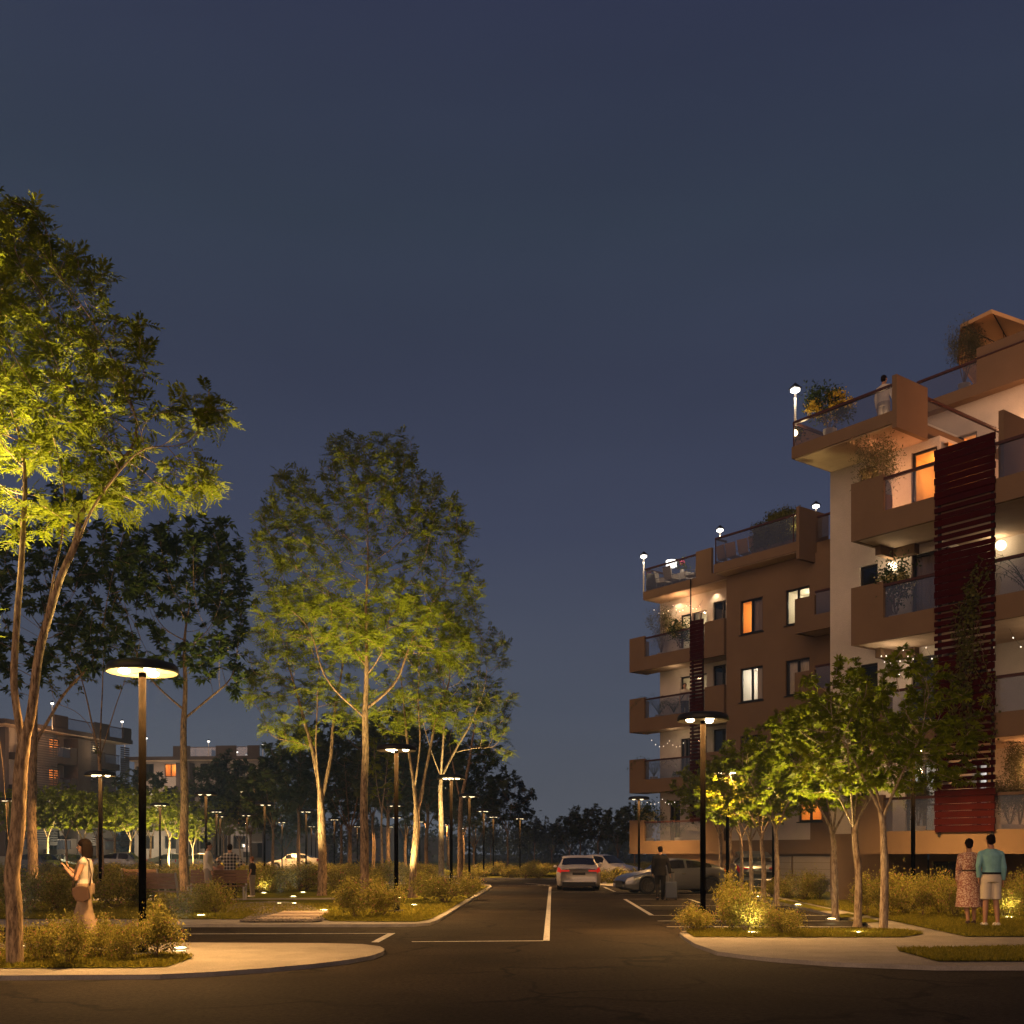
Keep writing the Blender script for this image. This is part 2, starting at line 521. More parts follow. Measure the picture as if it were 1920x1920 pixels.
M['teal'] = pmat("teal_shirt", (.19, .40, .43), rough=.85, var=.1, vscale=10)
M['pink_cloth'] = pmat("dusty_pink_cloth", (.33, .2, .16), rough=.9)
M['brown_leather'] = pmat("brown_leather", (.055, .03, .02), rough=.5)
M['plaid'] = plaid_mat()
M['dress'] = dots_mat()
M['shoe_white'] = pmat("white_shoes", (.6, .55, .5), rough=.7)
M['tyre'] = pmat("tyre_rubber", (.012, .012, .012), rough=.8)
M['rim'] = pmat("dark_alloy", (.11, .105, .10), rough=.35, metal=.8)
M['rim_far'] = pmat("alloy", (.4, .4, .4), rough=.4, metal=.7)
M['car_silver'] = pmat("silver_grey_paint", (.17, .18, .195), rough=.3, metal=.6, spec=.5, coat=.6)
M['car_white'] = pmat("white_paint", (.62, .58, .53), rough=.35, spec=.5, coat=.5)
M['car_pale'] = pmat("pale_blue_grey_paint", (.15, .17, .20), rough=.35, metal=.2, coat=.5)
M['car_dark'] = pmat("dark_blue_paint", (.05, .06, .085), rough=.35, metal=.2, coat=.5)
M['car_glass'] = glassmat("car_glass", tint=(.28, .28, .3), refl=.12, alpha=.25, body=(.02, .02, .022))
M['car_trim'] = pmat("black_trim", (.012, .012, .012), rough=.5)
M['seat'] = pmat("maroon_seat", (.12, .02, .018), rough=.8)
M['tail'] = emat("tail_lamp", (1.0, .03, .015), .35)
M['tail'].node_tree.nodes["Principled BSDF"].inputs["Base Color"].default_value = (.4, .01, .01, 1)
M['headlamp'] = pmat("headlamp_lens", (.45, .45, .45), rough=.1, spec=.6)
M['plate'] = pmat("number_plate", (.035, .032, .03), rough=.6)
M['chrome'] = pmat("chrome", (.6, .58, .55), rough=.2, metal=1)
M['terracotta'] = pmat("pale_planter", (.52, .46, .40), rough=.8)
M['white_pot'] = pmat("white_pot", (.6, .57, .52), rough=.6)
M['parasol'] = pmat("apricot_canvas", (.55, .33, .16), rough=.9)
M['wicker'] = pmat("cream_wicker", (.55, .46, .33), rough=.9, speck=.15, sscale=30)
M['warm_wicker'] = pmat("peach_wicker", (.42, .25, .16), rough=.9)
M['bark'] = bark_mat("grey_brown_bark", (.34, .235, .145), (.055, .035, .022))
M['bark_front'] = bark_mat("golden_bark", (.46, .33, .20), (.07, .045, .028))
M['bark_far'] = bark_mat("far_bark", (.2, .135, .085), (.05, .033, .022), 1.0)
M['bark_pale'] = bark_mat("pale_bark", (.40, .32, .23), (.13, .085, .055), 1.2)
M['leaf_front'] = leafmat("bright_pinnate_leaf", (.125, .155, .006), (.205, .225, .010), trans=.42)
M['leaf_mid'] = leafmat("mid_green_leaf", (.100, .130, .006), (.165, .190, .010), trans=.4)
M['leaf_dark'] = leafmat("dark_broad_leaf", (.035, .062, .012), (.075, .105, .018), trans=.3)
M['leaf_small'] = leafmat("fresh_maple_leaf", (.125, .165, .007), (.21, .24, .012), trans=.4)
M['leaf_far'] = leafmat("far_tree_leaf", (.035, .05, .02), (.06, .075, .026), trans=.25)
M['shrub_leaf'] = leafmat("flowering_shrub_leaf", (.13, .13, .018), (.42, .37, .085), trans=.3, flower=(.45, .2, .14), famt=.05)
M['olive_leaf'] = leafmat("olive_leaf", (.085, .09, .045), (.16, .155, .08), trans=.2)
M['palm_leaf'] = leafmat("palm_leaf", (.03, .055, .018), (.06, .09, .028), trans=.2)
M['yellow_bloom'] = leafmat("yellow_bloom", (.62, .42, .03), (.75, .55, .07), trans=.2)
M['hydrangea'] = leafmat("pale_bloom", (.3, .28, .1), (.45, .4, .18), trans=.2)
M['topiary'] = leafmat("clipped_box_leaf", (.05, .06, .015), (.12, .12, .03), trans=.2)
M['ivy'] = leafmat("ivy_leaf", (.045, .05, .01), (.09, .085, .02), trans=.2)
M['tulip'] = leafmat("tulip_bloom", (.25, .02, .06), (.5, .1, .2), trans=.2)
M['stone_dark'] = pmat("far_warehouse_render", (.08, .085, .1), rough=.9)
# ------------------------------------------------------------------ ground, roads, islands
def sheet(name, poly, z, mat):
    n = len(poly)
    mb = MB()
    mb.add([(x, y, z) for x, y in poly], [tuple(range(n))])
    ob = mb.build(name, mat)
    if ob.data.polygons[0].normal.z < 0:
        ob.data.flip_normals()
    return ob

KH = 0.06
far = sheet('ground', [(-1500, -60), (1500, -60), (1500, 2500), (-1500, 2500)], -.03, M['far_ground'])
tag(far, kind='structure')
road = sheet('road', [(-70, -20), (70, -20), (70, 71), (-70, 71)], 0.0, M['asphalt'])
tag(road, kind='structure')

def island(name, poly, mats, z=KH):
    mb = MB(); mb.prism(poly, -.02, z, 0, 1)
    ob = mb.build(name, mats)
    return tag(ob, kind='structure')
def Gs(*pts, z=0.0):
    return [G(*p, z) for p in pts]
def Gk(*pts):
    return Gs(*pts, z=KH)

# pavement tongue in front on the left
L1 = Gk((-700, 1829), (0, 1829), (300, 1827), (400, 1822), (500, 1815), (580, 1808), (650, 1800), (700, 1791), (718, 1784), (721, 1779), (712, 1774), (680, 1770), (600, 1768), (340, 1767), (-700, 1767))
island('pavement', L1, [M['paving'], M['kerb']])
# park island on the left
L2 = Gk((-1100, 1733), (700, 1733), (780, 1732), (805, 1730), (820, 1725), (840, 1713), (875, 1692), (905, 1674), (922, 1663), (920, 1659), (905, 1656.5), (850, 1655.5), (500, 1655.5), (-1600, 1655.5))
island('pavement', L2, [M['kerb'], M['kerb']])
# right pavement island: front kerb, path along the tree row, the ground of the houses
R1 = Gk((1274, 1749), (1285, 1758), (1302, 1769), (1345, 1784), (1400, 1791), (1450, 1796), (1560, 1804), (1757, 1811), (2600, 1811)) + [(60, 14.06), (60, 70)] + [(10.2, 70), (9.6, 62), (8.35, 40), (7.95, 32), (7.5, 23.2)] + Gk((1640, 1744), (1450, 1744), (1300, 1744), (1280, 1746))
island('pavement', R1, [M['paving'], M['kerb']])
# bed behind the parking bays
R2 = Gk((1116, 1657), (1128, 1660), (1165, 1663)) + [(8.2, 51), (9.2, 60), (4.9, 60)]
island('pavement', R2, [M['kerb'], M['kerb']])

# lawns (sheets a little above the islands)
lawns = {}
def lawn(poly, z=KH + .012, name='lawn'):
    ob = sheet(name, poly, z, M['soil']); tag(ob, kind='structure')
    lawns[ob.name] = poly
    return ob
lawn_front = Gk((-700, 1816), (0, 1816.5), (250, 1815.5), (312, 1814), (345, 1803), (362, 1795.5), (340, 1793.5), (250, 1789), (100, 1786), (-700, 1784))
lawn(lawn_front)
lawn_park = Gk((-1100, 1724), (470, 1724), (500, 1716), (570, 1712), (620, 1728), (780, 1729), (800, 1726), (812, 1722), (835, 1710), (870, 1689), (900, 1671), (915, 1662.5), (905, 1660), (850, 1658), (500, 1658), (-1600, 1658))
lawn(lawn_park)
lawn_corner = Gk((1286, 1748), (1302, 1757.5), (1500, 1758), (1690, 1758), (1733, 1752), (1700, 1747), (1650, 1745), (1300, 1745))
lawn(lawn_corner)
lawn_wedge = Gk((1682, 1783), (1720, 1793), (1757, 1803.5), (2600, 1803.5), (2600, 1778), (1920, 1779))
lawn(lawn_wedge)
lawn_house = Gk((1500, 1691), (1600, 1712), (1668, 1726), (1812, 1757), (2600, 1757)) + [(30, 20.5), (30, 26), (13.2, 37.5), (9.6, 41.5), (9.0, 37)]
lawn(lawn_house)
for pts in (((1590, 1727), (1625, 1722), (1655, 1729), (1612, 1731)), ((1560, 1717), (1590, 1713), (1612, 1719), (1580, 1722))):
    lawn(Gk(*pts), KH + .016)
lawn([(7.75, 27.6), (8.2, 27.4), (8.75, 40), (9.5, 58), (8.9, 58), (8.3, 40)], KH + .012)
lawn([(4.6, 53), (8.0, 52), (8.9, 59.5), (5.1, 59.5)], KH + .008)
# lawn strip between path and house
lawn([(9.0, 41.6), (12.6, 38.2), (9.8, 50), (10.4, 60), (9.9, 60)], KH + .016)
# far beds beyond the cross road
island('far_bank', [(-70, 70), (-2.5, 70), (0, 66), (3.5, 66), (5.5, 69), (70, 70), (70, 170), (-70, 170)], [M['soil'], M['kerb']], .1)
island('traffic_island', Gs((905, 1648.5), (1040, 1649.5), (1042, 1645), (1000, 1640), (930, 1640), (890, 1643)), [M['soil'], M['kerb']], .1)

# paths inside the park
def path(poly, mat, z=KH + .02, name='path'):
    return tag(sheet(name, poly, z, mat), kind='structure')
path(Gk((-600, 1662.5), (130, 1662.5), (130, 1659), (-600, 1659)), M['paving'])
path(Gk((-600, 1694), (640, 1687.5), (640, 1684.5), (-600, 1689)), M['paving'])
path(Gk((405, 1716), (480, 1707), (490, 1700), (430, 1699)), M['paving'], KH + .024)
grv = path(Gk((430, 1704), (440, 1695), (520, 1691), (560, 1697), (590, 1703), (605, 1714), (606, 1728), (585, 1730), (450, 1730), (460, 1722), (485, 1715), (470, 1709)), M['gravel'], KH + .028, 'gravel_patch')
path(Gk((1740, 1735.5), (1790, 1733.5), (1940, 1734.5), (1960, 1737.5), (1850, 1739), (1760, 1738.5)), M['paving'], KH + .02)

# painted lines, each a sheet 4 mm above the road
marks = MB()
def mark(p, q, w):
    p, q = Vector((*p, 0)), Vector((*q, 0))
    d = (q - p).normalized(); n = Vector((-d.y, d.x, 0)) * w / 2
    z = Vector((0, 0, .004))
    marks.add([p - n + z, q - n + z, q + n + z, p + n + z], [(0, 1, 2, 3)])
def markpx(a, b, w):
    mark(G(*a), G(*b), w)
markpx((1024.5, 1764), (1031.5, 1663), .11)
markpx((772, 1766), (1018.6, 1764.3), .10)
markpx((735, 1750), (703, 1767), .13)
markpx((330, 1751.5), (731.5, 1750.3), .09)
markpx((1031, 1660.5), (905, 1659.3), .10)
markpx((985, 1656), (1032, 1660), .12)
markpx((1033, 1672.5), (1134, 1672.5), .10)
x0 = G(1171.5, 1686); x1 = G(1222, 1716.3); mark(x0, x1, .11)
x0 = G(1124, 1659.5); x1 = G(1153, 1672.2); mark(x0, x1, .11)
for yy, xa, xb in ((1672.8, 1156, 1312), (1677.2, 1161, 1400), (1686, 1174, 1440), (1698.3, 1201, 1480), (1716.6, 1224.8, 1560), (1727, 1233, 1590), (1738, 1250, 1600)):
    markpx((xa, yy), (xb, yy), .09)
markpx((1292, 1686), (1313, 1693), .1)
marks_ob = marks.build('road_marking', M['paint']); tag(marks_ob, kind='structure')

# ------------------------------------------------------------------ street lamps
def make_lamp(far=False):
    root = empty('street_lamp')
    n = 24 if far else 40
    b = MB()
    b.box(-.16, .16, -.16, .16, 0, .09)
    b.build('base', M['lamp_black'], root, bevel=0 if far else .02)
    p = MB(); p.tube([(0, 0, .05), (0, 0, 2.0), (0, 0, 3.98)], [.052, .052, .05], 10)
    p.build('pole', M['lamp_pole'], root, smooth=True)
    p = MB(); p.tube([(0, 0, .06), (0, 0, .3)], .085, 12); p.build('collar', M['lamp_black'], root, smooth=True)
    h = MB()                                   # disc with a hollow underside
    h.lathe([(0, 4.12), (.38, 4.12), (.45, 4.10), (.485, 4.05), (.49, 3.99), (.475, 3.975)], n)
    h.build('head', M['lamp_black'], root, smooth=True)
    u = MB(); u.lathe([(.475, 3.976), (.46, 4.0), (.40, 4.03), (.05, 4.045), (0, 4.045)][::-1], n)
    u.build('reflector', M['lamp_under'], root, smooth=True)
    for k in range(3):
        a = 2 * math.pi * (k / 3.0) + .6
        bl = MB(); bl.ball((.24 * math.cos(a), .24 * math.sin(a), 4.0), (.085, .085, .045), 12, 6)
        bl.build('bulb', M['bulb_far'] if far else M['bulb'], root, smooth=True)
    return root

LAMPS = [   # px, head-top row, label
 (267, 1248, "tall black disc lamp in front of the seated bench, nearest of all street lamps"),
 (1318, 1342, "black disc lamp beside the leafy shrub at the right kerb corner"),
 (743, 1400, "black disc lamp rising from the rounded shrub at the park corner"),
 (188, 1449, "black disc lamp directly behind the woman with the shoulder bag"),
 (846, 1455, "black disc lamp behind the dark shrub nearest the left kerb"),
 (880, 1490, "black disc lamp second behind the kerbside shrub, along the left kerb"),
 (907, 1520, "small disc lamp third in the line along the left kerb"),
 (925, 1531, "small disc lamp fourth in the line along the left kerb"),
 (975, 1534, "lone small disc lamp on the planted strip just left of the white sedan"),
 (386, 1486, "disc lamp just behind the man in white shirt and grey shorts"),
 (300, 1507, "disc lamp behind the park benches, beside the nearest lamp pole"),
 (406, 1521, "disc lamp between the white-shirted man and the plaid-shirted man"),
 (463, 1528, "disc lamp just left of the boy in the dark tee"),
 (496, 1506, "disc lamp just right of the boy, before the pale corner block"),
 (574, 1521, "disc lamp left of the forked park trunk, behind the pale sedan"),
 (529, 1541, "short-looking disc lamp in front of the pale parked sedan"),
 (584, 1549, "distant thin lamp, left one of a pair beside the forked park trunk"),
 (592, 1554, "distant thin lamp, right one of a pair beside the forked park trunk"),
 (627, 1536, "disc lamp between the forked trunk and the tall straight trunk"),
 (742, 1508, "disc lamp seen right behind the park corner lamp, upper of two"),
 (743, 1532, "disc lamp seen right behind the park corner lamp, lower of two"),
 (731, 1549.5, "distant lamp beside the slender young trunk"),
 (764, 1548, "distant lamp left of the many-stemmed park tree"),
 (1364, 1444, "black disc lamp whose head glows inside the right tree row"),
 (1198, 1495, "disc lamp in front of the lowest balcony of the farther apartment house"),
 (1712, 1402, "disc lamp in the lawn shrubs behind the standing couple's left side"),
 (1450, 1472, "disc lamp hidden among the row trees in front of the garage doors"),
 (14, 1498, "disc lamp half hidden by the big front tree trunk"),
 (892, 1542.5, "far lamp beside the brightly lit far trunk"),
 (840, 1545, "far lamp just left of the kerbside lamp head, among trunks"),
 (371, 1538, "distant lamp whose head is wrapped in a glowing small tree"),
 (413, 1530, "distant lamp above the plaid-shirted man's head"),
 (670, 1549, "distant lamp just behind the tall straight park trunk"),
 (787, 1540, "distant lamp behind the many-stemmed park tree"),
]
near_proto, far_proto = make_lamp(False), make_lamp(True)
index_kids()
WARM = (1.0, .53, .17)
lamp_pos = []
for i, (px, pt, lab) in enumerate(LAMPS):
    Y = 2.62 * F / (HOR - pt)
    X = (px - 960) / F * Y
    lamp_pos.append((X, Y))
    fa = Y > 45
    o = put(far_proto if fa else near_proto, (X, Y, KH - .02 if Y < 66 else .09), random.uniform(0, 2), 1.0, lab, 'street lamp', 'disc street lamps of the estate')
    L_ = add_light('lamp_light', 'AREA', (X, Y, 3.955), 570 if Y < 30 else 460, WARM)
    L_.data.shape = 'DISK'; L_.data.size = .8; L_.data.spread = R(150)
for p in (near_proto, far_proto):
    for ch in list(p.children):
        bpy.data.objects.remove(ch)
    bpy.data.objects.remove(p)
index_kids()
# in-ground uplights
UPL = [(568, 1675, "uplight in the grass before the shrub bank, left of the forked trunk"), (495, 1676, "uplight in the grass beside the boy's feet"),
       (551, 1696, "uplight at the far edge of the gravel patch"), (607, 1709, "uplight at the gravel patch's right tip"),
       (776, 1699, "uplight in the corner lawn right of the lamp base"), (377, 1719, "uplight in front of the bush by the seated man"),
       (1410, 1752, "uplight in the kerb lawn between the two corner shrubs"), (1610, 1752, "uplight in the kerb lawn below the nearest row tree"),
       (1892, 1723, "uplight in the house lawn right of the couple")]
def make_upl():
    r = empty('ground_uplight')
    m = MB(); m.lathe([(.13, 0), (.13, .02), (.10, .024)], 20); m.build('rim', M['steel'], r, smooth=True)
    m = MB(); m.lathe([(.10, .018), (.06, .028), (0, .03)], 20); m.build('lens', M['upl'], r, smooth=True)
    return r
up = make_upl(); index_kids()
for i, (px, py, lab) in enumerate(UPL):
    x, y = G(px, py, KH)
    put(up, (x, y, KH + .02), 0, 1, lab, 'ground light', 'uplights sunk in the lawns')
    add_light('uplight_light', 'SPOT', (x, y, KH + .12), 55, (1, .74, .32), None, .05, 120, .6, (x, y, 9))
    add_light('uplight_glow', 'POINT', (x, y, KH + .14), 4, (1, .74, .32), None, .05)
for ch in list(up.children):
    bpy.data.objects.remove(ch)
bpy.data.objects.remove(up)
index_kids()
# ------------------------------------------------------------------ apartment houses
class House:
    """local frame: x runs along the facade, y into the house, z up; the facade faces -y"""
    def __init__(s, name, O, ang, label):
        s.O, s.ang = Vector((O[0], O[1], 0)), ang
        s.u = Vector((math.cos(ang), math.sin(ang), 0)); s.n = Vector((-math.sin(ang), math.cos(ang), 0))
        s.root = empty(name, s.O, ang, label, 'apartment house')
    def P(s, a, b, z=0):
        return s.O + s.u * a + s.n * b + Vector((0, 0, z))
    def a(s, px, b=0):
        t = (px - 960) / F
        return (t * (s.O.y + s.n.y * b) - s.O.x - s.n.x * b) / (s.u.x - t * s.u.y)
    def z(s, py, a, b=0):
        Y = s.P(a, b).y
        return EYE + (HOR - py) / F * Y
    def part(s, name, mb, mat, parent=None, **k):
        return mb.build(name, mat, parent or s.root, **k)

def wall_holes(mb, a0, a1, z0, z1, holes, b, rev=.16, mi=0):
    aa = sorted({a0, a1, *[v for h in holes for v in (h[0], h[1])]})
    zz = sorted({z0, z1, *[v for h in holes for v in (h[2], h[3])]})
    for i in range(len(aa) - 1):
        for j in range(len(zz) - 1):
            ca, cz = (aa[i] + aa[i + 1]) / 2, (zz[j] + zz[j + 1]) / 2
            if any(h[0] < ca < h[1] and h[2] < cz < h[3] for h in holes):
                continue
            mb.add([(aa[i], b, zz[j]), (aa[i + 1], b, zz[j]), (aa[i + 1], b, zz[j + 1]), (aa[i], b, zz[j + 1])], [(0, 1, 2, 3)], mi)
    for x0, x1, y0, y1 in holes:
        c, d = b, b + rev
        mb.add([(x0, c, y0), (x0, d, y0), (x0, d, y1), (x0, c, y1)], [(0, 1, 2, 3)], mi)
        mb.add([(x1, c, y0), (x1, d, y0), (x1, d, y1), (x1, c, y1)], [(3, 2, 1, 0)], mi)
        mb.add([(x0, c, y1), (x1, c, y1), (x1, d, y1), (x0, d, y1)], [(3, 2, 1, 0)], mi)
        mb.add([(x0, c, y0), (x1, c, y0), (x1, d, y0), (x0, d, y0)], [(0, 1, 2, 3)], mi)

def window(H, a0, a1, z0, z1, b, split=(.5,), rail=None, room='dark_room', light=None, curtain=None, sill=True, depth=1.6, name='window', fw=.07, lcol=(1, .75, .42), light_off=(.5, .8, .8)):
    e = .004
    f = MB(); y0, y1 = b + .07, b + .13
    A0, A1, Z0, Z1 = a0 + e, a1 - e, z0 + e, z1 - e
    f.box(A0, A0 + fw, y0, y1, Z0, Z1); f.box(A1 - fw, A1, y0, y1, Z0, Z1)
    f.box(A0 + fw, A1 - fw, y0, y1, Z1 - fw, Z1); f.box(A0 + fw, A1 - fw, y0, y1, Z0, Z0 + fw)
    for s_ in split:
        c = A0 + (A1 - A0) * s_
        f.box(c - fw * .6, c + fw * .6, y0 - .01, y1 + .01, Z0 + fw, Z1 - fw)
    if rail:
        c = Z0 + (Z1 - Z0) * rail
        f.box(A0 + fw, A1 - fw, y0 + .005, y1 - .005, c - .03, c + .03)
    w = H.part(name, f, M['frame'])
    g = MB(); yy = b + .10
    g.add([(A0 + fw, yy, Z0 + fw), (A1 - fw, yy, Z0 + fw), (A1 - fw, yy, Z1 - fw), (A0 + fw, yy, Z1 - fw)], [(0, 1, 2, 3)])
    H.part('pane', g, M['pane'], w)
    if sill:
        q = MB(); q.box(a0 - .06, a1 + .06, b - .06, b + .068, z0 - .045, z0 - .002); H.part('sill', q, M['frame'], w)
    rm = MB(); c, d = b + .165, b + .165 + depth
    x0, x1, k0, k1 = a0 - .25, a1 + .25, z0 - .25, z1 + .05
    rm.add([(x0, c, k0), (x1, c, k0), (x1, d, k0), (x0, d, k0), (x0, c, k1), (x1, c, k1), (x1, d, k1), (x0, d, k1)],
           [(0, 1, 2, 3), (7, 6, 5, 4), (2, 6, 7, 3), (1, 5, 6, 2), (3, 7, 4, 0)])
    H.part('room', rm, M[room], w)
    if curtain:
        ca, cb, cm = curtain
        cu = MB(); n = 26; pts = []
        for i in range(n + 1):
            x = a0 + (a1 - a0) * (ca + (cb - ca) * i / n)
            pts.append((x, b + .24 + .035 * math.sin(i * 1.9) + .012 * math.sin(i * 4.3)))
        for i in range(n):
            (xa, ya), (xb, yb) = pts[i], pts[i + 1]
            cu.add([(xa, ya, z0 - .05), (xb, yb, z0 - .05), (xb, yb, z1 + .03), (xa, ya, z1 + .03)], [(0, 1, 2, 3)])
        H.part('curtain', cu, M[cm], w, smooth=True)
    if light:
        fa, fd, fz = light_off
        p = H.P(a0 + (a1 - a0) * fa, b + .165 + depth * fd * .8, z0 + (z1 - z0) * fz)
        add_light('room_light', 'POINT', p, light, lcol, None, .12)
    return w

def rail_glass(H, segs, zr, z0, parent=None, glass='glass', post=()):
    """segs: polyline in (a, b); glass below a handrail"""
    r = MB(); g = MB()
    for (p, q) in zip(segs[:-1], segs[1:]):
        r.bar((p[0], p[1], zr), (q[0], q[1], zr), .09, .075)
        d = (Vector((*q, 0)) - Vector((*p, 0))).normalized() * .02
        g.add([(p[0] + d.x, p[1] + d.y, z0 + .003), (q[0] - d.x, q[1] - d.y, z0 + .003), (q[0] - d.x, q[1] - d.y, zr - .03), (p[0] + d.x, p[1] + d.y, zr - .03)], [(0, 1, 2, 3)])
    for p in post:
        r.box(p[0] - .02, p[0] + .02, p[1] - .02, p[1] + .02, z0, zr - .03)
    H.part('handrail', r, M['rail'], parent)
    H.part('glass_panel', g, M[glass], parent)

def balcony(H, a0, a1, b0, b1, zb, left=0, right=0, lside=True, rside=True, mat='brown_render', fas=.63, hi=1.66, glass=True, soffit='soffit'):
    t = .12
    m = MB()
    m.box(a0, a1, b0, b0 + t, zb, zb + fas)
    if left: m.box(a0, a0 + left, b0, b0 + t, zb + fas, zb + hi)
    if right: m.box(a1 - right, a1, b0, b0 + t, zb + fas, zb + hi)
    if lside: m.box(a0, a0 + t, b0 + t, b1, zb, zb + (hi if left else fas))
    if rside: m.box(a1 - t, a1, b0 + t, b1, zb, zb + (hi if right else fas))
    o = H.part('balcony', m, M[mat])
    s_ = MB(); s_.box(a0 + (t if lside else 0), a1 - (t if rside else 0), b0 + t, b1, zb + .02, zb + .34)
    H.part('floor_slab', s_, M[soffit], o)
    if glass:
        rail_glass(H, [(a0 + left, b0 + .06), (a1 - right, b0 + .06)], zb + 1.54, zb + fas, o)
    return o

def slat_screen(H, a0, a1, b, z0, z1, opens, pitch=.19, mat='red_slat', posts=True):
    """opens: list of (z0, z1) zones where the boards leave gaps"""
    m = MB(); z = z0
    rnd = random.Random(3)
    while z < z1 - .05:
        op = any(p <= z <= q for p, q in opens)
        h = pitch * (.66 if op else .91)
        ex = .02 + .02 * (int(z / pitch) % 2)
        m.box(a0 - ex, a1 + ex, b - .035 - .008 * rnd.random(), b, z, z + h)
        z += pitch
    o = H.part('slat_screen', m, M[mat])
    if posts:
        p = MB()
        for x in (a0 + .04, a1 - .10):
            p.box(x, x + .07, b + .002, b + .08, z0 - .12, z1 + .02)
        H.part('screen_post', p, M['frame'], o)
    return o

def globe_light(H, a, b, z, r=.14, power=16):
    m = MB(); m.ball((a, b - .11, z), r, 20, 12)
    o = H.part('globe_lamp', m, M['globe'], smooth=True)
    k = MB(); k.tube([(a, b, z), (a, b - .05, z)], .07, 12); H.part('wall_plate', k, M['lamp_black'], o)
    add_light('globe_light', 'POINT', H.P(a, b - .32, z), power, (1, .72, .40), None, .13)

ANG = math.atan2(-.796, .606)
# ---------------- nearer house on the right
B1 = House('apartment_house', (9.78, 31.54), ANG, "nearer apartment house with dark red slat screen, globe lamps and roof terrace")
WB = 1.87
A0, A9 = -2.1, 10.0
FL = [1.5 + 3 * k for k in range(4)]
holes, holes_b = [], []
AC = 1.65                                   # corner where the facade steps back behind the slat screen
BR = lambda k: 5.2 if k == 3 else 3.2
for k, z0 in enumerate(FL):
    holes += [(-1.03, -.39, z0 + 1.45, z0 + 2.78), (.75, 1.57, z0 + .36, z0 + 2.75)]
    if k == 0:
        holes[-1] = (.55, 1.57, z0 + .62, z0 + 2.75)
    holes_b.append((B1.a(1812, BR(k)) if k < 3 else 2.3, B1.a(1852, BR(k)) if k < 3 else 3.2, z0 + .36, z0 + 2.75))
w = MB(); wall_holes(w, A0, AC, 2.12, 13.5, holes, WB)
w.add([(A0, WB, 2.12), (A0, 12, 2.12), (A0, 12, 13.5), (A0, WB, 13.5)], [(0, 1, 2, 3)])
w.add([(AC, WB, 2.12), (AC, 5.2, 2.12), (AC, 5.2, 13.5), (AC, WB, 13.5)], [(3, 2, 1, 0)])
w.add([(A0, 12, 2.12), (A9, 12, 2.12), (A9, 12, 13.5), (A0, 12, 13.5)], [(3, 2, 1, 0)])
B1.part('wall', w, M['white_stucco'])
w = MB(); wall_holes(w, AC, A9, 2.12, 10.52, holes_b[:3], 3.2); B1.part('recessed_wall', w, M['white_stucco'])
w = MB(); wall_holes(w, AC, A9, 10.52, 13.5, holes_b[3:], 5.2)
w.add([(AC, 3.2, 10.52), (A9, 3.2, 10.52), (A9, 5.2, 10.52), (AC, 5.2, 10.52)], [(0, 1, 2, 3)]); B1.part('recessed_wall', w, M['white_stucco'])
for k, z0 in enumerate(FL):
    window(B1, -1.03, -.39, z0 + 1.45, z0 + 2.78, WB, split=(), room='dark_room')
    d0 = (.75, 1.57, z0 + .36, z0 + 2.75) if k else (.55, 1.57, z0 + .62, z0 + 2.75)
    if k == 3:
        window(B1, *d0, WB, split=(), room='orange_room', light=70, lcol=(1, .5, .16), sill=False, name='balcony_door')
        window(B1, *holes_b[k], BR(k), split=(.5,), room='orange_room', light=70, lcol=(1, .5, .16), sill=False, name='balcony_door')
    elif k == 2:
        window(B1, *d0, WB, split=(), rail=.3, room='dark_room', curtain=(0.02, .98, 'curtain'), sill=False, name='balcony_door')
        window(B1, *holes_b[k], BR(k), split=(.5,), room='dark_room', curtain=(0.02, .98, 'pale_curtain'), sill=False, name='balcony_door')
    elif k == 1:
        window(B1, *d0, WB, split=(), room='dark_room', sill=False, light=5, name='balcony_door')
        window(B1, *holes_b[k], BR(k), split=(.5,), room='dark_room', sill=False, name='balcony_door')
    else:
        window(B1, *d0, WB, split=(.55,), rail=.38, room='room', light=12, lcol=(.85, .9, 1), sill=False, name='balcony_door')
        window(B1, *holes_b[k], BR(k), split=(.5,), rail=.38, room='room', light=14, lcol=(.9, .92, 1), sill=False, name='balcony_door')
# base storey
bs = MB()
bs.box(A0, 0, WB - .003, 3.9, -.1, 2.12)
wh = MB(); wall_holes(wh, 0, A9, 0, 2.0, [(.09, 1.2, .55, 1.27)], 4.0)
B1.part('base_wall', bs, M['brown_render'])
B1.part('recessed_wall', wh, M['brown_render'])
window(B1, .09, 1.2, .55, 1.27, 4.0, room='dark_room', sill=False)
# balconies
for k, z0 in enumerate(FL):
    balcony(B1, 0, A9, 0, WB, z0, left=B1.a(1656, 0), rside=False)
    bs2 = MB(); bs2.box(AC + .01, A9, WB + .002, 3.19, z0 + .02, z0 + .34); B1.part('floor_slab', bs2, M['soffit'])
# beams carrying the balcony ends
for z0 in FL[1:]:
    bm_ = MB(); bm_.box(.12, .30, 1.0, WB, z0 - .26, z0 + .018); bm_.box(.3, 1.0, 1.62, WB - .002, z0 - .26, z0 + .018)
    B1.part('balcony_beam', bm_, M['brown_render'])
SA0, SA1 = B1.a(1757, 0), B1.a(1866, 0)
slat_screen(B1, SA0, SA1, -.04, 2.08, 12.3, [(3.2, 5.05), (5.9, 6.2), (6.5, 8.05), (9.35, 10.2), (10.4, 10.75)])
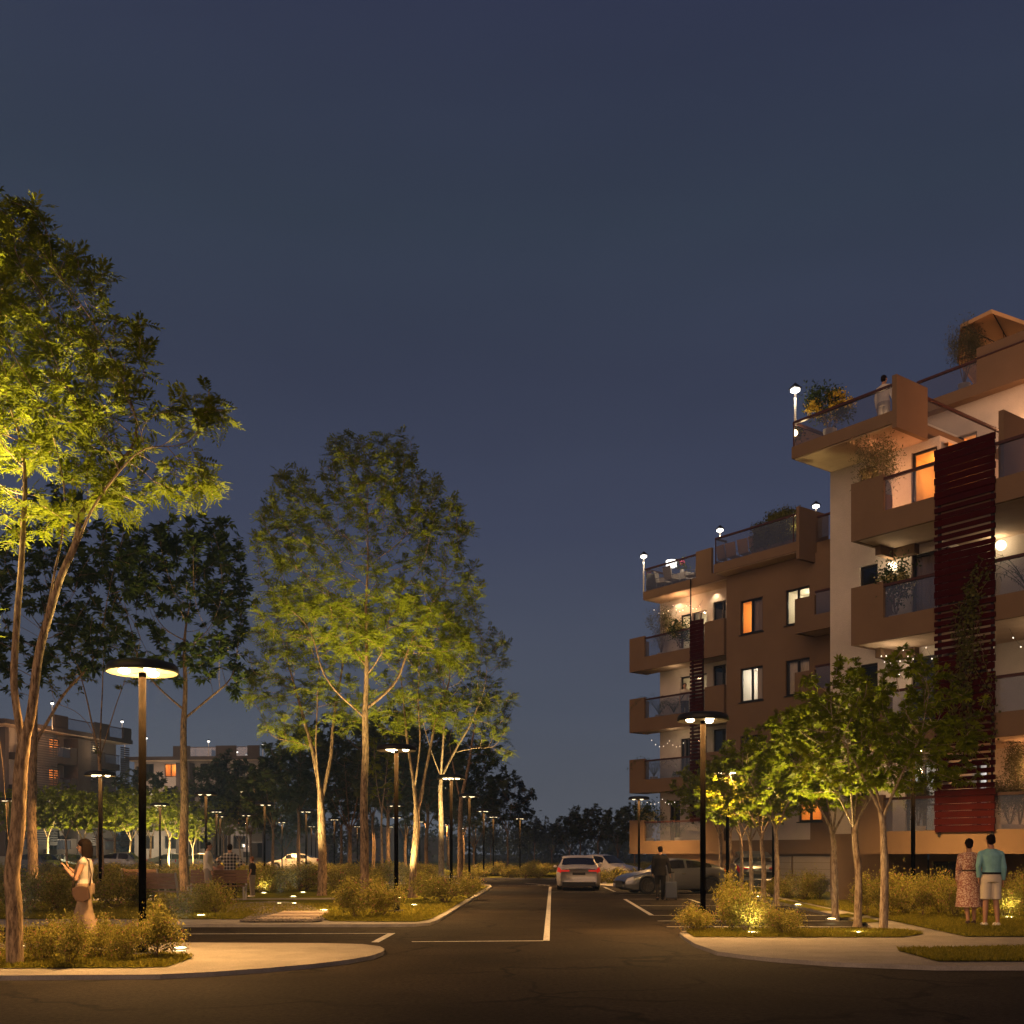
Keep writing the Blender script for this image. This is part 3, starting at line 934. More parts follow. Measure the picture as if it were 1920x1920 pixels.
# glazing behind the second, right-hand rail
# roof terrace
RA1 = 1.35
rs = MB(); rs.box(A0 - .02, RA1, 0, WB, 13.5, 13.86); B1.part('roof_slab', rs, M['brown_render'])
so = MB(); so.box(A0 + .06, RA1 - .04, .06, WB - .01, 13.47, 13.499); B1.part('soffit', so, M['soffit'])
rd = MB(); rd.box(A0 - .02, RA1, WB + .001, 12, 13.502, 13.86); rd.box(RA1 + .001, A9, 5.1, 12, 13.502, 13.86); B1.part('roof_deck', rd, M['brown_render'])
rail_glass(B1, [(A0 + .03, 6.9), (A0 + .03, .05), (RA1, .05)], 14.58, 13.86, post=[(A0 + .03, .05)])
pp = MB(); pp.box(RA1 + .003, RA1 + .15, -.02, 1.5, 13.35, 14.82); B1.part('terrace_screen', pp, M['brown_render'])
rail_glass(B1, [(RA1 + .08, 1.5), (RA1 + .08, 6.9)], 14.55, 13.86)
pw = MB(); wall_holes(pw, A0, A9, 13.86, 16.4, [(B1.a(1772, 7), B1.a(1832, 7), 13.95, 15.4)], 7.0)
pw.add([(A0, 7, 13.86), (A0, 12, 13.86), (A0, 12, 16.4), (A0, 7, 16.4)], [(0, 1, 2, 3)])
B1.part('penthouse_wall', pw, M['white_stucco'])
window(B1, B1.a(1772, 7), B1.a(1832, 7), 13.95, 15.4, 7.0, room='orange_room', light=60, lcol=(1, .5, .16), sill=False, name='balcony_door')
pf = MB(); pf.box(A0 - .05, A9, 6.6, 12, 16.4, 16.78); B1.part('penthouse_roof', pf, M['brown_render'])
PA = B1.a(1831, 6.6)
pb = MB(); pb.box(PA, A9, 6.602, 6.74, 16.78, 17.9); B1.part('roof_parapet', pb, M['brown_render'])
rail_glass(B1, [(A0, 6.68), (PA - .01, 6.68)], 17.55, 16.78)
rr = MB(); rr.bar((PA, 6.58, 17.56), (A9, 6.58, 17.56), .04); B1.part('handrail', rr, M['rail'])
# coping of the lower roof right of the terrace
dv = MB(); dv.box(4.36, 4.5, .13, 1.3, 11.1, 12.9); B1.part('balcony_divider', dv, M['brown_render'])
globe_light(B1, .18, WB, 10.03); globe_light(B1, B1.a(1877, 3.1), 3.2, 10.3)
add_light('house_fill', 'POINT', B1.P(4.6, 3.6, 12.3), 420, (1, .42, .18), None, .1)  # fill points added to give the balconies their glow, no fixture modelled
add_light('house_fill', 'POINT', B1.P(.1, .75, 11.9), 480, (1, .42, .17), None, .1)
add_light('house_fill', 'POINT', B1.P(4.6, 1.9, 3.6), 130, (1, .45, .16), None, .1)
add_light('terrace_fill', 'POINT', B1.P(.2, 1.3, 14.3), 13, (1, .62, .3), None, .1)  # added fill over the roof terrace and penthouse wall, no lamp stands here
add_light('terrace_fill', 'POINT', B1.P(1.6, 6.2, 14.7), 90, (1, .48, .22), None, .1)
add_light('terrace_fill', 'POINT', B1.P(-1.9, .3, 14.4), 14, (1, .7, .35), None, .1)
add_light('house_fill', 'POINT', B1.P(.9, .8, 6.9), 26, (1, .72, .42), None, .1)
add_light('house_fill', 'POINT', B1.P(5.4, 1.5, 6.9), 30, (1, .72, .42), None, .1)
add_light('house_fill', 'POINT', B1.P(.3, .9, 4.0), 34, (1, .6, .3), None, .1)

# ---------------- farther house on the right
B2 = House('apartment_house', (5.83, 54.3), ANG, "farther apartment house with lit windows, garage doors and furnished roof terrace")
WB2 = 1.24
e0, e1 = B2.a(1237.5, WB2), B2.a(1362, WB2)
eb0 = B2.a(1362, 0)
eb1 = eb0 + 9.5
bal1 = B2.a(1357, 0)
def W2(px0, px1, z0, z1, b):
    return (B2.a(px0, b), B2.a(px1, b), z0, z1)
h2 = []
spec = []
for k, z0 in enumerate(FL):
    if k == 0:
        l_ = [W2(1256, 1275, z0 + .36, z0 + 2.6, WB2)]
    else:
        l_ = [W2(1276, 1294, z0 + .36, z0 + 2.6, WB2), W2(1298, 1325, z0 + .36, z0 + 2.6, WB2)]
    l_.append(W2(1337, 1361, z0 + .36, z0 + 2.85, WB2))
    spec.append(l_); h2 += l_
w = MB(); wall_holes(w, e0, e1 + .3, 2.12, 13.95, h2, WB2)
w.add([(e0, WB2, 2.12), (e0, 9, 2.12), (e0, 9, 13.95), (e0, WB2, 13.95)], [(0, 1, 2, 3)])
B2.part('wall', w, M['white_stucco'])
for k, l_ in enumerate(spec):
    for i, hh in enumerate(l_):
        last = i == len(l_) - 1
        if last:
            window(B2, *hh, WB2, split=(.72,), room='dark_room', sill=False, name='balcony_door')
        elif k == 3:
            window(B2, *hh, WB2, split=() if i == 0 else (.5,), room='room', light=26, lcol=(1, .8, .5), sill=False, name='balcony_door')
        elif k == 2:
            window(B2, *hh, WB2, split=(), room='room', light=8, lcol=(1, .8, .5), sill=False, name='balcony_door')
        else:
            window(B2, *hh, WB2, split=(.5,), room='dark_room', curtain=(.05, .5, 'curtain'), sill=False, name='balcony_door')
# brown facade flush with the balcony fronts
wins = [(1388, 1430, 12.72, 11.22, 3, 'orange'), (1473, 1518, 12.72, 11.22, 3, 'white'), (1388, 1430, 9.72, 8.22, 2, 'white'), (1473, 1518, 9.72, 8.22, 2, 'curtain'), (1388, 1430, 6.72, 5.22, 1, 'dark'), (1473, 1518, 6.72, 5.22, 1, 'dark')]
hb = [(B2.a(x0, 0), B2.a(x1, 0), zl, zh) for x0, x1, zh, zl, k, s_ in wins]
wb = MB(); wall_holes(wb, eb0, eb1, 4.75, 14.0, hb, 0)
wb.add([(eb0, 0, 2.0), (eb0, WB2, 2.0), (eb0, WB2, 14), (eb0, 0, 14)], [(0, 1, 2, 3)])
B2.part('wall', wb, M['brown_render'])
ow = (B2.a(1497, 0), B2.a(1541, 0), 2.85, 4.35)
p0 = B2.a(1519.5, 0)
wl = MB(); wall_holes(wl, eb0, eb1, 2.1, 4.75, [ow], 0); B2.part('ground_floor_wall', wl, M['white_stucco'])
pl = MB(); pl.box(p0, eb1, -.012, -.001, 2.1, 2.83); pl.box(ow[1] + .005, eb1, -.012, -.001, 2.83, 4.75); B2.part('wall_panel', pl, M['brown_render'])
bb = MB(); bb.box(eb0 - 1.3, eb1, -.05, .3, 1.5, 2.1); B2.part('base_band', bb, M['brown_render'])
gd = MB(); gd.box(eb0 - 4, eb1, .22, .5, -.1, 1.5); B2.part('base_wall', gd, M['brown_render'])
for k in range(2):
    x0 = B2.a(1398, .2) + k * (B2.a(1484, .2) - B2.a(1398, .2) + .12); x1 = x0 + B2.a(1484, .2) - B2.a(1398, .2)
    g = MB()
    for j in range(5):
        g.box(x0, x1, .16, .215, .02 + j * .28, .02 + j * .28 + .268)
    B2.part('garage_door', g, M['door_panel'])
for (x0, x1, zh, zl, k, s_), hh in zip(wins, hb):
    if s_ == 'orange':
        window(B2, *hh, 0, room='orange_room', light=60, lcol=(1, .62, .22), curtain=(.38, 1.0, 'curtain'), light_off=(.5, .9, .7))
    elif s_ == 'white':
        window(B2, *hh, 0, room='room', light=50 if k == 3 else 60, lcol=(1, .86, .6) if k == 3 else (1, .92, .8), curtain=None if k == 3 else (.62, 1.0, 'pale_curtain'))
    elif s_ == 'curtain':
        window(B2, *hh, 0, room='dark_room', curtain=(.03, .97, 'pale_curtain'), light=6, light_off=(.5, .6, .8))
    else:
        window(B2, *hh, 0, room='dark_room')
window(B2, *ow, 0, room='orange_room', light=60, lcol=(1, .6, .18))
lft2, rgt2 = B2.a(1208, 0), bal1 - B2.a(1321, 0)
for k, z0 in enumerate(FL):
    balcony(B2, 0, bal1, 0, WB2, z0, left=lft2, right=rgt2)
slat_screen(B2, B2.a(1296, 0), B2.a(1319.5, 0), -.03, 3.0, 12.3, [(8.6, 10.4), (5.6, 7.4)], pitch=.17)
tp = MB(); tp.tube([(B2.a(1296.5, 0), -.05, 12.2), (B2.a(1296.5, 0), -.05, 14.3)], .03, 6); B2.part('screen_pole', tp, M['lamp_pole'])
# roof slabs
rz = 13.95
r1 = MB(); r1.box(e0 - .02, eb0, .1, 9, rz, rz + .4); B2.part('roof_slab', r1, M['brown_render'])
s1 = MB(); s1.box(e0 + .05, eb0 - .05, .16, WB2 - .01, rz - .03, rz - .001); B2.part('soffit', s1, M['soffit'])
q0 = B2.a(1338, -.7); q1 = B2.a(1503, -.7)
r2 = MB(); r2.box(q0, q1, -.7, .098, 14.05, 14.45); r2.box(eb0 + .003, eb1, .1, 9, 14.003, 14.45); B2.part('roof_slab', r2, M['brown_render'])
s2 = MB(); s2.box(q0 + .06, q1 - .06, -.64, .09, 14.02, 14.049); B2.part('soffit', s2, M['soffit'])
rail_glass(B2, [(e0 + .05, 8.8), (e0 + .05, .2), (B2.a(1306, .2), .2)], 15.45, rz + .4)
sp = MB(); sp.box(B2.a(1306, .15), B2.a(1335, .15), .1, .24, rz + .4, 15.55); B2.part('parapet_block', sp, M['brown_render'])
rail_glass(B2, [(q0 + .05, .09), (q0 + .05, -.62), (q1 - .05, -.62)], 15.6, 14.45, post=[(q0 + .05, -.62), (q0 + .05, .07), (B2.a(1488, -.62), -.62)])
dp = MB(); dp.box(q1 + .004, q1 + .15, -1.05, .9, 13.6, 15.75); B2.part('terrace_screen', dp, M['brown_render'])
rail_glass(B2, [(q1 + .5, -.3), (q1 + 4, -.3)], 15.35, 14.46)
# small balconies next to the nearer house
for k in (3, 2, 1):
    z0 = FL[k]
    balcony(B2, B2.a(1490, -1.2), eb1 + 1.5, -1.2, -.001, z0, left=B2.a(1527, -1.2) - B2.a(1490, -1.2), rside=False, fas=.62, hi=1.42)
for a_, b_, z_, e_ in ((2.2, .8, 13.6, 9), (4.6, .8, 13.6, 9)):
    add_light('downlight', 'SPOT', B2.P(a_, WB2 - .22, 13.9), e_ * 5, (1, .75, .45), None, .04, 110, .5, B2.P(a_, WB2 - .1, 9))
add_light('house_fill', 'POINT', B2.P(3.0, .5, 13.3), 75, (1, .52, .24), None, .08)  # fill points added inside the balconies, without any fixture
add_light('house_fill', 'POINT', B2.P(2.6, .45, 10.1), 9, (1, .68, .38), None, .08)
add_light('house_fill', 'POINT', B2.P(2.6, .45, 7.1), 9, (1, .68, .38), None, .08)
add_light('terrace_fill', 'POINT', B2.P(3.2, .75, 16.0), 70, (1, .8, .55), None, .15)  # added fill to brighten the terrace furniture behind the glass

add_light('terrace_fill', 'POINT', B2.P(B2.a(1503, .3) + .1, -.2, 15.3), 16, (1, .66, .3), None, .1)  # added fill that lights the clipped hedges from the right
# ---------------- houses across the park on the left (simpler bays of the same estate)
def bay_house(name, O, ang, label, bays, floors=4, dep=9, base=1.5, lit=(), screens=(), fh=3.0, mats=('pale_render', 'grey_render'), top_lamps=()):
    """bays: (width, kind) along the facade; kind w: window wall, b: balcony, d: dark block, s: slat screen bay"""
    H = House(name, O, ang, label)
    L = sum(b_[0] for b_ in bays)
    H.L = L
    holes, wl, x = [], [], 0
    for i, (wd, kd) in enumerate(bays):
        for k in range(floors):
            z0 = base + fh * k
            if kd in 'bw' and wd > 1.8:
                hh = (x + wd * .30, x + wd * .30 + 1.5, z0 + (.35 if kd == 'b' else 1.0), z0 + 2.5)
                holes.append(hh); wl.append((hh, (i, k)))
        x += wd
    zt = base + fh * floors
    m = MB(); wall_holes(m, 0, L, 0, zt, holes, 0)
    m.add([(0, 0, 0), (0, dep, 0), (0, dep, zt), (0, 0, zt)], [(0, 1, 2, 3)])
    m.add([(L, 0, 0), (L, dep, 0), (L, dep, zt), (L, 0, zt)], [(3, 2, 1, 0)])
    H.part('wall', m, M[mats[0]])
    for hh, key in wl:
        if key in lit:
            window(H, *hh, 0, room='orange_room' if lit[key] == 'o' else 'room', light=55, lcol=(1, .55, .22) if lit[key] == 'o' else (1, .82, .55), sill=False)
        else:
            window(H, *hh, 0, room='dark_room', sill=False)
    x = 0
    for i, (wd, kd) in enumerate(bays):
        if kd == 'b':
            for k in range(floors):
                balcony(H, x + .05, x + wd - .05, -1.5, -.001, base + fh * k, left=.9 if i % 2 else 0, right=.0 if i % 2 else .9, mat=mats[1], soffit=mats[1])
        elif kd == 'd':
            d_ = MB(); d_.box(x, x + wd, -1.6, -.002, base, zt - .3); H.part('wall_block', d_, M[mats[1]])
        elif kd == 's':
            slat_screen(H, x, x + wd, -1.55, base + 1, zt - .4, [(base + fh * k + 1.2, base + fh * k + 2.6) for k in range(floors)], pitch=.22, mat='dark_slat', posts=False)
        x += wd
    rf = MB(); rf.box(-.3, L + .3, -1.8, dep, zt + .002, zt + .4); H.part('roof', rf, M[mats[1]])
    sf = MB(); sf.box(-.2, L + .2, -1.7, -.01, zt - .03, zt); H.part('soffit', sf, M['soffit'])
    for p_, q_ in ((L * .35, L * .35 + 2.0), (L * .68, L * .68 + 2.4), (L - 1.2, L + .2)):
        b2 = MB(); b2.box(p_, q_, -1.7, -1.5, zt + .4, zt + 1.6); H.part('roof_parapet', b2, M[mats[1]])
    rail_glass(H, [(L * .35 + 2.0, -1.6), (L * .68, -1.6)], zt + 1.45, zt + .4)
    rail_glass(H, [(L * .68 + 2.4, -1.6), (L - 1.2, -1.6)], zt + 1.45, zt + .4)
    return H
a3 = math.atan2(19.4, 4.9)
def px_bays(O, ang, spec):
    T = House.__new__(House); T.O = Vector((*O, 0)); T.u = Vector((math.cos(ang), math.sin(ang), 0)); T.n = Vector((-math.sin(ang), math.cos(ang), 0))
    xs = [0] + [T.a(px, -.8) for px, k in spec]
    return [(xs[i + 1] - xs[i], spec[i][1]) for i in range(len(spec))]
O3 = (-46.1, 96.5)
B3 = bay_house('apartment_house', O3, a3, "grey apartment house across the park, left of the nearest lamp pole",
               px_bays(O3, a3, [(2, 'd'), (29, 'w'), (52, 'b'), (94, 's'), (133, 'b'), (157, 'd'), (175, 's'), (214, 'b'), (230, 's')]), lit={(4, 2): 'o', (7, 3): 'w', (4, 1): 'w', (4, 3): 'o', (1, 2): 'o', (7, 1): 'w', (2, 3): 'o'}, base=1.3, fh=2.92)
O4 = (-44.2, 128.0)
B4 = bay_house('apartment_house', O4, math.atan2(-.10, .995), "pale grey apartment house across the park behind the disc lamps",
               [(2.8, 'w'), (2.9, 'w'), (1.6, 'd'), (2.2, 'w'), (1.7, 'd'), (2.4, 'w'), (1.8, 'b')], lit={(1, 3): 'o', (3, 2): 'w', (5, 2): 'w', (0, 2): 'w', (5, 1): 'o', (1, 1): 'w'}, base=1.1, fh=2.8, dep=3.5)
for H_, px, z_, e_, c_ in ((B3, 105, 12.2, 130, (1, .5, .22)), (B3, 60, 12.0, 90, (1, .5, .22)), (B3, 195, 11.8, 90, (1, .7, .4)), (B3, 105, 9.2, 60, (1, .55, .3)), (B3, 20, 9.2, 70, (1, .6, .4)),
                           (B3, 160, 2.6, 160, (1, .82, .52)), (B3, 205, 2.6, 220, (1, .82, .52)), (B3, 80, 2.6, 60, (1, .75, .5)), (B4, 262, 2.4, 220, (1, .8, .5)), (B4, 330, 2.4, 160, (1, .8, .5)), (B4, 440, 5, 120, (1, .8, .6)), (B4, 300, 10, 120, (1, .7, .5)), (B4, 400, 10, 90, (1, .75, .55))):
    add_light('house_fill', 'POINT', H_.P(H_.a(px, -3.2), -3.2, z_), e_ * 1.6, c_, None, .1)  # added fill points floating before the facades to lift their brightness
# warehouses far off
for i, (x0, x1, yt, Y, lab) in enumerate(((650, 748, 1556, 230, "long dark flat-roofed block far behind the park trunks, taller one"), (780, 848, 1575, 240, "low dark flat-roofed block far behind the park trunks, lower one"), (475, 605, 1569, 235, "dark flat-roofed block far behind the pale parked sedan"))):
    p, q = at(x0, yt, Y), at(x1, yt, Y)
    m = MB(); m.box(p.x, q.x, Y, Y + 20, -.1, p.z); m.box(p.x - .3, q.x + .3, Y - .3, Y + 20.3, p.z + .001, p.z + .5)
    o = m.build('warehouse', M['stone_dark']); tag(o, lab, 'warehouse')

# ---------------- lantern poles on the roofs
def make_lantern():
    r = empty('lantern_pole')
    p = MB(); p.tube([(0, 0, 0), (0, 0, 1.75)], .035, 8); p.build('pole', M['white_pot'], r, smooth=True)
    l = MB(); l.box(-.10, .10, -.10, .10, 1.81, 1.9); l.build('lantern', M['white_lamp'], r)
    c = MB(); c.add([(-.15, -.15, 1.905), (.15, -.15, 1.905), (.15, .15, 1.905), (-.15, .15, 1.905), (0, 0, 2.1)], [(3, 2, 1, 0), (0, 1, 4), (1, 2, 4), (2, 3, 4), (3, 0, 4)])
    c.build('cap', M['lamp_black'], r)
    return r
lan = make_lantern(); index_kids()
LG = 'lantern poles on the roof terraces'
def lantern(px, py, Y, lab, sc=1.0, light=True):
    p = at(px, py, Y)
    put(lan, (p.x, p.y, p.z - 1.82 * sc), .4, sc, lab, 'lantern', LG)
    if light:
        add_light('lantern_light', 'POINT', (p.x, p.y, p.z - .18 * sc), 28, (1, .85, .62), None, .1)
lantern(1491, 734, 33.4, "lantern pole at the tip of the nearer roof terrace, beside yellow flowers", 1.0)
lantern(1530, 951, 50.5, "lantern pole between the two houses, behind the nearer wall", 1.1)
lantern(1350, 996, 52.2, "lantern pole behind the terrace loungers of the farther house", 1.1)
lantern(1207, 1045, 53.9, "lantern pole at the corner by the terrace dining table", 1.1)
for px, py, Y, lab in ((98, 1320, 100, "lantern pole on the grey house, behind the leafy twig"), (229, 1354, 116, "lantern pole at the right end of the grey house roof"), (234, 1392, 120, "lantern pole just right of the grey house's slatted corner"),
                       (274, 1385, 128, "lantern pole just right of the nearest lamp pole, on the pale house"), (391, 1391, 128, "lantern pole over the topiary of the pale house"), (444, 1411, 128, "lantern pole right of the rounded roof shrubs, lowest of the three"),
                       (472, 1405, 128, "lantern pole near the roof corner of the pale house"), (493, 1398, 128, "lantern pole at the far right roof end of the pale house")):
    lantern(px, py, Y, lab, 1.25, False)
for ch in list(lan.children):
    bpy.data.objects.remove(ch)
bpy.data.objects.remove(lan)
index_kids()
# ------------------------------------------------------------------ trees, shrubs, grass
def resample(pts, D):
    out = [np.array(pts[0], float)]
    for q in pts[1:]:
        q = np.array(q, float); p = out[-1]
        L = np.linalg.norm(q - p); n = max(1, int(round(L / D)))
        for i in range(1, n + 1):
            out.append(p + (q - p) * i / n)
    return out

def grow(seed, trunks, blobs, D, di, dk, jit=.12, maxit=160, grav=.05):
    """space colonisation: trunks are polylines (later ones start on an earlier one), blobs are (c, r, n) ellipsoids full of growth points"""
    rg = np.random.default_rng(seed)
    nodes, par = [], []
    for ti, tr in enumerate(trunks):
        pts = resample(tr, D)
        if ti == 0:
            last = -1; start = 0
        else:
            d = np.linalg.norm(np.array(nodes) - pts[0], axis=1); last = int(d.argmin()); start = 1
        for k in range(start, len(pts)):
            j = rg.normal(0, jit * D * .35, 3) if 0 < k < len(pts) - 1 else 0
            nodes.append(pts[k] + j); par.append(last); last = len(nodes) - 1
    n0 = len(trunks[0])
    A = []
    for c, r, n in blobs:
        v = rg.normal(size=(n, 3)); v /= np.linalg.norm(v, axis=1)[:, None]
        A.append(np.array(c) + v * (rg.random((n, 1)) ** .42) * np.array(r))
    A = np.concatenate(A)
    N = np.array(nodes)
    zmin = A[:, 2].min()
    best = np.full(len(A), 1e9); bi = np.zeros(len(A), int)
    def upd(lo):
        X = np.array(nodes[lo:])
        if len(X) == 0: return
        d = np.linalg.norm(A[:, None, :] - X[None], axis=2)
        k = d.argmin(1); dm = d[np.arange(len(A)), k]
        better = dm < best
        best[better] = dm[better]; bi[better] = k[better] + lo
    # let only the upper trunk sprout
    upd(0)
    alive = best > dk
    for it in range(maxit):
        lo = len(nodes)
        act = alive & (best < di)
        if not act.any():
            if alive.any():
                act = alive & (best <= best[alive].min() + D)
            else:
                break
        idx = np.nonzero(act)[0]
        dirs = {}
        for i in idx:
            k = bi[i]; v = A[i] - nodes[k]; L = np.linalg.norm(v)
            if L > 1e-6:
                dirs.setdefault(k, []).append(v / L)
        for k, vs in dirs.items():
            v = np.sum(vs, axis=0) + rg.normal(0, jit, 3) * len(vs) ** .5 + np.array([0, 0, grav])
            p = par[k]
            if p >= 0:
                t = nodes[k] - nodes[p]; v = v / (np.linalg.norm(v) + 1e-9) + .35 * t / (np.linalg.norm(t) + 1e-9)
            L = np.linalg.norm(v)
            if L < 1e-6: continue
            nodes.append(nodes[k] + v / L * D); par.append(int(k))
        if len(nodes) == lo or len(nodes) > 9000: break
        upd(lo)
        alive &= best > dk
    return np.array(nodes), np.array(par)

def tree_mesh(nodes, par, rbase, rtip, expo=1.95, ntop=4):
    """tubes along the branch chains; returns mesh builder, radius and distance to tip of every node"""
    n = len(nodes)
    kidsl = [[] for _ in range(n)]
    for i, p in enumerate(par):
        if p >= 0: kidsl[p].append(i)
    rad = np.zeros(n); tipd = np.zeros(n, int)
    for i in range(n - 1, -1, -1):
        if not kidsl[i]:
            rad[i] = rtip ** expo
        else:
            rad[i] = sum(rad[k] for k in kidsl[i]); tipd[i] = 1 + max(tipd[k] for k in kidsl[i])
    rad = rad ** (1 / expo)
    s = rbase / rad[0]
    rr = rtip + (rad - rtip) * (rbase - rtip) / max(1e-6, rad[0] - rtip)
    plen = np.zeros(n)
    for i in range(n):
        if par[i] >= 0: plen[i] = plen[par[i]] + np.linalg.norm(nodes[i] - nodes[par[i]])
    rr = np.maximum(rtip, rr * (1 - .74 * np.clip(plen / plen.max() * 1.25, 0, 1)))
    mb = MB()
    stack = [(0, None)]
    while stack:
        i, frm = stack.pop()
        ch = [] if frm is None else [frm]
        cur = i
        while True:
            ch.append(cur)
            ks = kidsl[cur]
            if not ks: break
            ks = sorted(ks, key=lambda k: -rad[k])
            for k in ks[1:]: stack.append((k, cur))
            cur = ks[0]
        if len(ch) < 2: continue
        P = [nodes[c].copy() for c in ch]
        for _ in range(2):
            Q = [p.copy() for p in P]
            for j in range(1, len(P) - 1):
                if not (frm is None and j < 2):
                    Q[j] = (P[j - 1] + 2 * P[j] + P[j + 1]) / 4
            P = Q
        r = [float(rr[c]) for c in ch]
        if frm is not None: r[0] = min(r[0], r[1] * 1.25)
        if frm is None:                       # root flare
            r[0] *= 1.35
        seg = 12 if r[0] > .09 else (8 if r[0] > .04 else (5 if r[0] > .015 else 3))
        mb.tube(P, r, seg, cap=False)
    return mb, rr, tipd

def leaf_arrays(org, d, L, kind, rg, pairs=5, w=.3, droop=.25):
    """org (n,3), d (n,3) unit directions, L (n,) lengths -> verts (m*4,3)"""
    n = len(org)
    up = np.array([0, 0, 1.0]) + rg.normal(0, .35, (n, 3))
    s = np.cross(d, up); s /= np.linalg.norm(s, axis=1)[:, None] + 1e-9
    nn = np.cross(s, d)
    out = []
    def leaflet(base, ld, ll, wd, nv):
        side = np.cross(ld, nv); side /= np.linalg.norm(side, axis=1)[:, None] + 1e-9
        tip = base + ld * ll[:, None] + np.array([0, 0, -1]) * (ll * droop * .4)[:, None]
        mid = base + ld * (ll * .45)[:, None] + nv * (ll * .05)[:, None]
        out.append(np.stack([base, mid + side * (wd / 2)[:, None], tip, mid - side * (wd / 2)[:, None]], 1))
    if kind == 'pinnate':
        for j in range(pairs):
            t = .18 + .78 * j / pairs
            b = org + d * (L * t)[:, None] + np.array([0, 0, -1]) * (L * t * t * droop)[:, None]
            ll = L * (.40 - .12 * abs(t - .5)) * (1 + rg.normal(0, .08, n))
            for sg in (1, -1):
                ld = d * .5 + s * sg * .86 + nn * rg.normal(0, .12, (n, 1)); ld /= np.linalg.norm(ld, axis=1)[:, None]
                leaflet(b, ld, ll, ll * w, nn)
        b = org + d * L[:, None] * .95 + np.array([0, 0, -1]) * (L * droop)[:, None]
        leaflet(b, d, L * .34, L * .34 * w, nn)
    elif kind == 'palmate':
        for j in range(pairs):
            a = (j - (pairs - 1) / 2) * 1.9 / pairs + rg.normal(0, .1, n)
            ld = d * np.cos(a)[:, None] + s * np.sin(a)[:, None] + nn * rg.normal(0, .2, (n, 1)); ld /= np.linalg.norm(ld, axis=1)[:, None]
            leaflet(org + ld * (L * .15)[:, None], ld, L * (1 - .25 * np.abs(a)), L * w, nn)
    else:
        for j in range(pairs):
            ld = d + rg.normal(0, .8, (n, 3)); ld /= np.linalg.norm(ld, axis=1)[:, None]
            b = org + rg.normal(0, 1, (n, 3)) * (L * .8)[:, None]
            ll = L * (.7 + .6 * rg.random(n))
            nv = rg.normal(0, 1, (n, 3)) + np.array([0, 0, .8]); nv /= np.linalg.norm(nv, axis=1)[:, None]
            leaflet(b, ld, ll, ll * w, nv)
    return np.concatenate(out).reshape(-1, 3)

def quad_object(name, V, mat, parent=None):
    nq = len(V) // 4
    me = bpy.data.meshes.new(name)
    me.vertices.add(nq * 4); me.loops.add(nq * 4); me.polygons.add(nq)
    me.vertices.foreach_set('co', V.astype(np.float32).ravel())
    me.loops.foreach_set('vertex_index', np.arange(nq * 4, dtype=np.int32))
    me.polygons.foreach_set('loop_start', np.arange(0, nq * 4, 4, dtype=np.int32))
    me.materials.append(mat)
    me.update(calc_edges=True)
    o = bpy.data.objects.new(name, me); col.objects.link(o)
    if parent is not None: o.parent = parent
    return o

def make_tree(name, base, trunks, blobs, seed, D, rbase, leaf, bark, kind='pinnate', L=.3, per=2, depth=3, pairs=5, w=.3, di=None, dk=None, rtip=.006, droop=.25, label=None, cat='tree', group=None, jit=.12, spread=.5):
    """all coordinates relative to the base"""
    rg = np.random.default_rng(seed + 99)
    N, P = grow(seed, trunks, blobs, D, di or D * 5, dk or D * 1.5, jit)
    mb, rr, tipd = tree_mesh(N, P, rbase, rtip)
    root = empty(name, base, 0, label, cat, group)
    mb.build('trunk', bark, root, smooth=True)
    sel = [i for i in range(len(N)) if tipd[i] <= depth and P[i] >= 0 and N[i][2] > .6]
    org, dr = [], []
    for i in sel:
        t = N[i] - N[P[i]]; t /= np.linalg.norm(t) + 1e-9
        for k in range(per):
            a = rg.normal(0, 1, 3); a[2] *= .6
            d = t * spread + a / (np.linalg.norm(a) + 1e-9) * .8
            d /= np.linalg.norm(d)
            org.append(N[i] - t * D * rg.random()); dr.append(d)
    org, dr = np.array(org), np.array(dr)
    Ls = L * (.7 + .55 * rg.random(len(org)))
    V = leaf_arrays(org, dr, Ls, kind, rg, pairs, w, droop)
    quad_object('crown', V, leaf, root)
    return root

def pxtree(name, Y, base_px, trunk_px, blob_px, seed, rpx, **k):
    """tree measured in the picture at depth Y: trunks as (px, py[, dy]) lists, blobs as (px, py, rx, ry, n[, dy])"""
    s = Y / F
    bx, by = (base_px[0] - 960) * s, Y
    bz = KH if Y < 62 else .08
    def loc(p):
        return (( p[0] - 960) * s - bx, p[2] if len(p) > 2 else 0.0, EYE + (HOR - p[1]) * s - bz)
    tr = []
    for i, t in enumerate(trunk_px):
        l = [loc(p) for p in t]
        if i == 0: l[0] = (0, 0, -.12)
        tr.append(l)
    bl = []
    for b in blob_px:
        c = loc((b[0], b[1], b[5] if len(b) > 5 else 0))
        dp = b[6] if len(b) > 6 else (b[2] + b[3]) / 2
        bl.append((c, (b[2] * s, dp * s, b[3] * s), int(b[4] * 1.7)))
    return make_tree(name, (bx, by, bz), tr, bl, seed, rbase=rpx * s, **k)

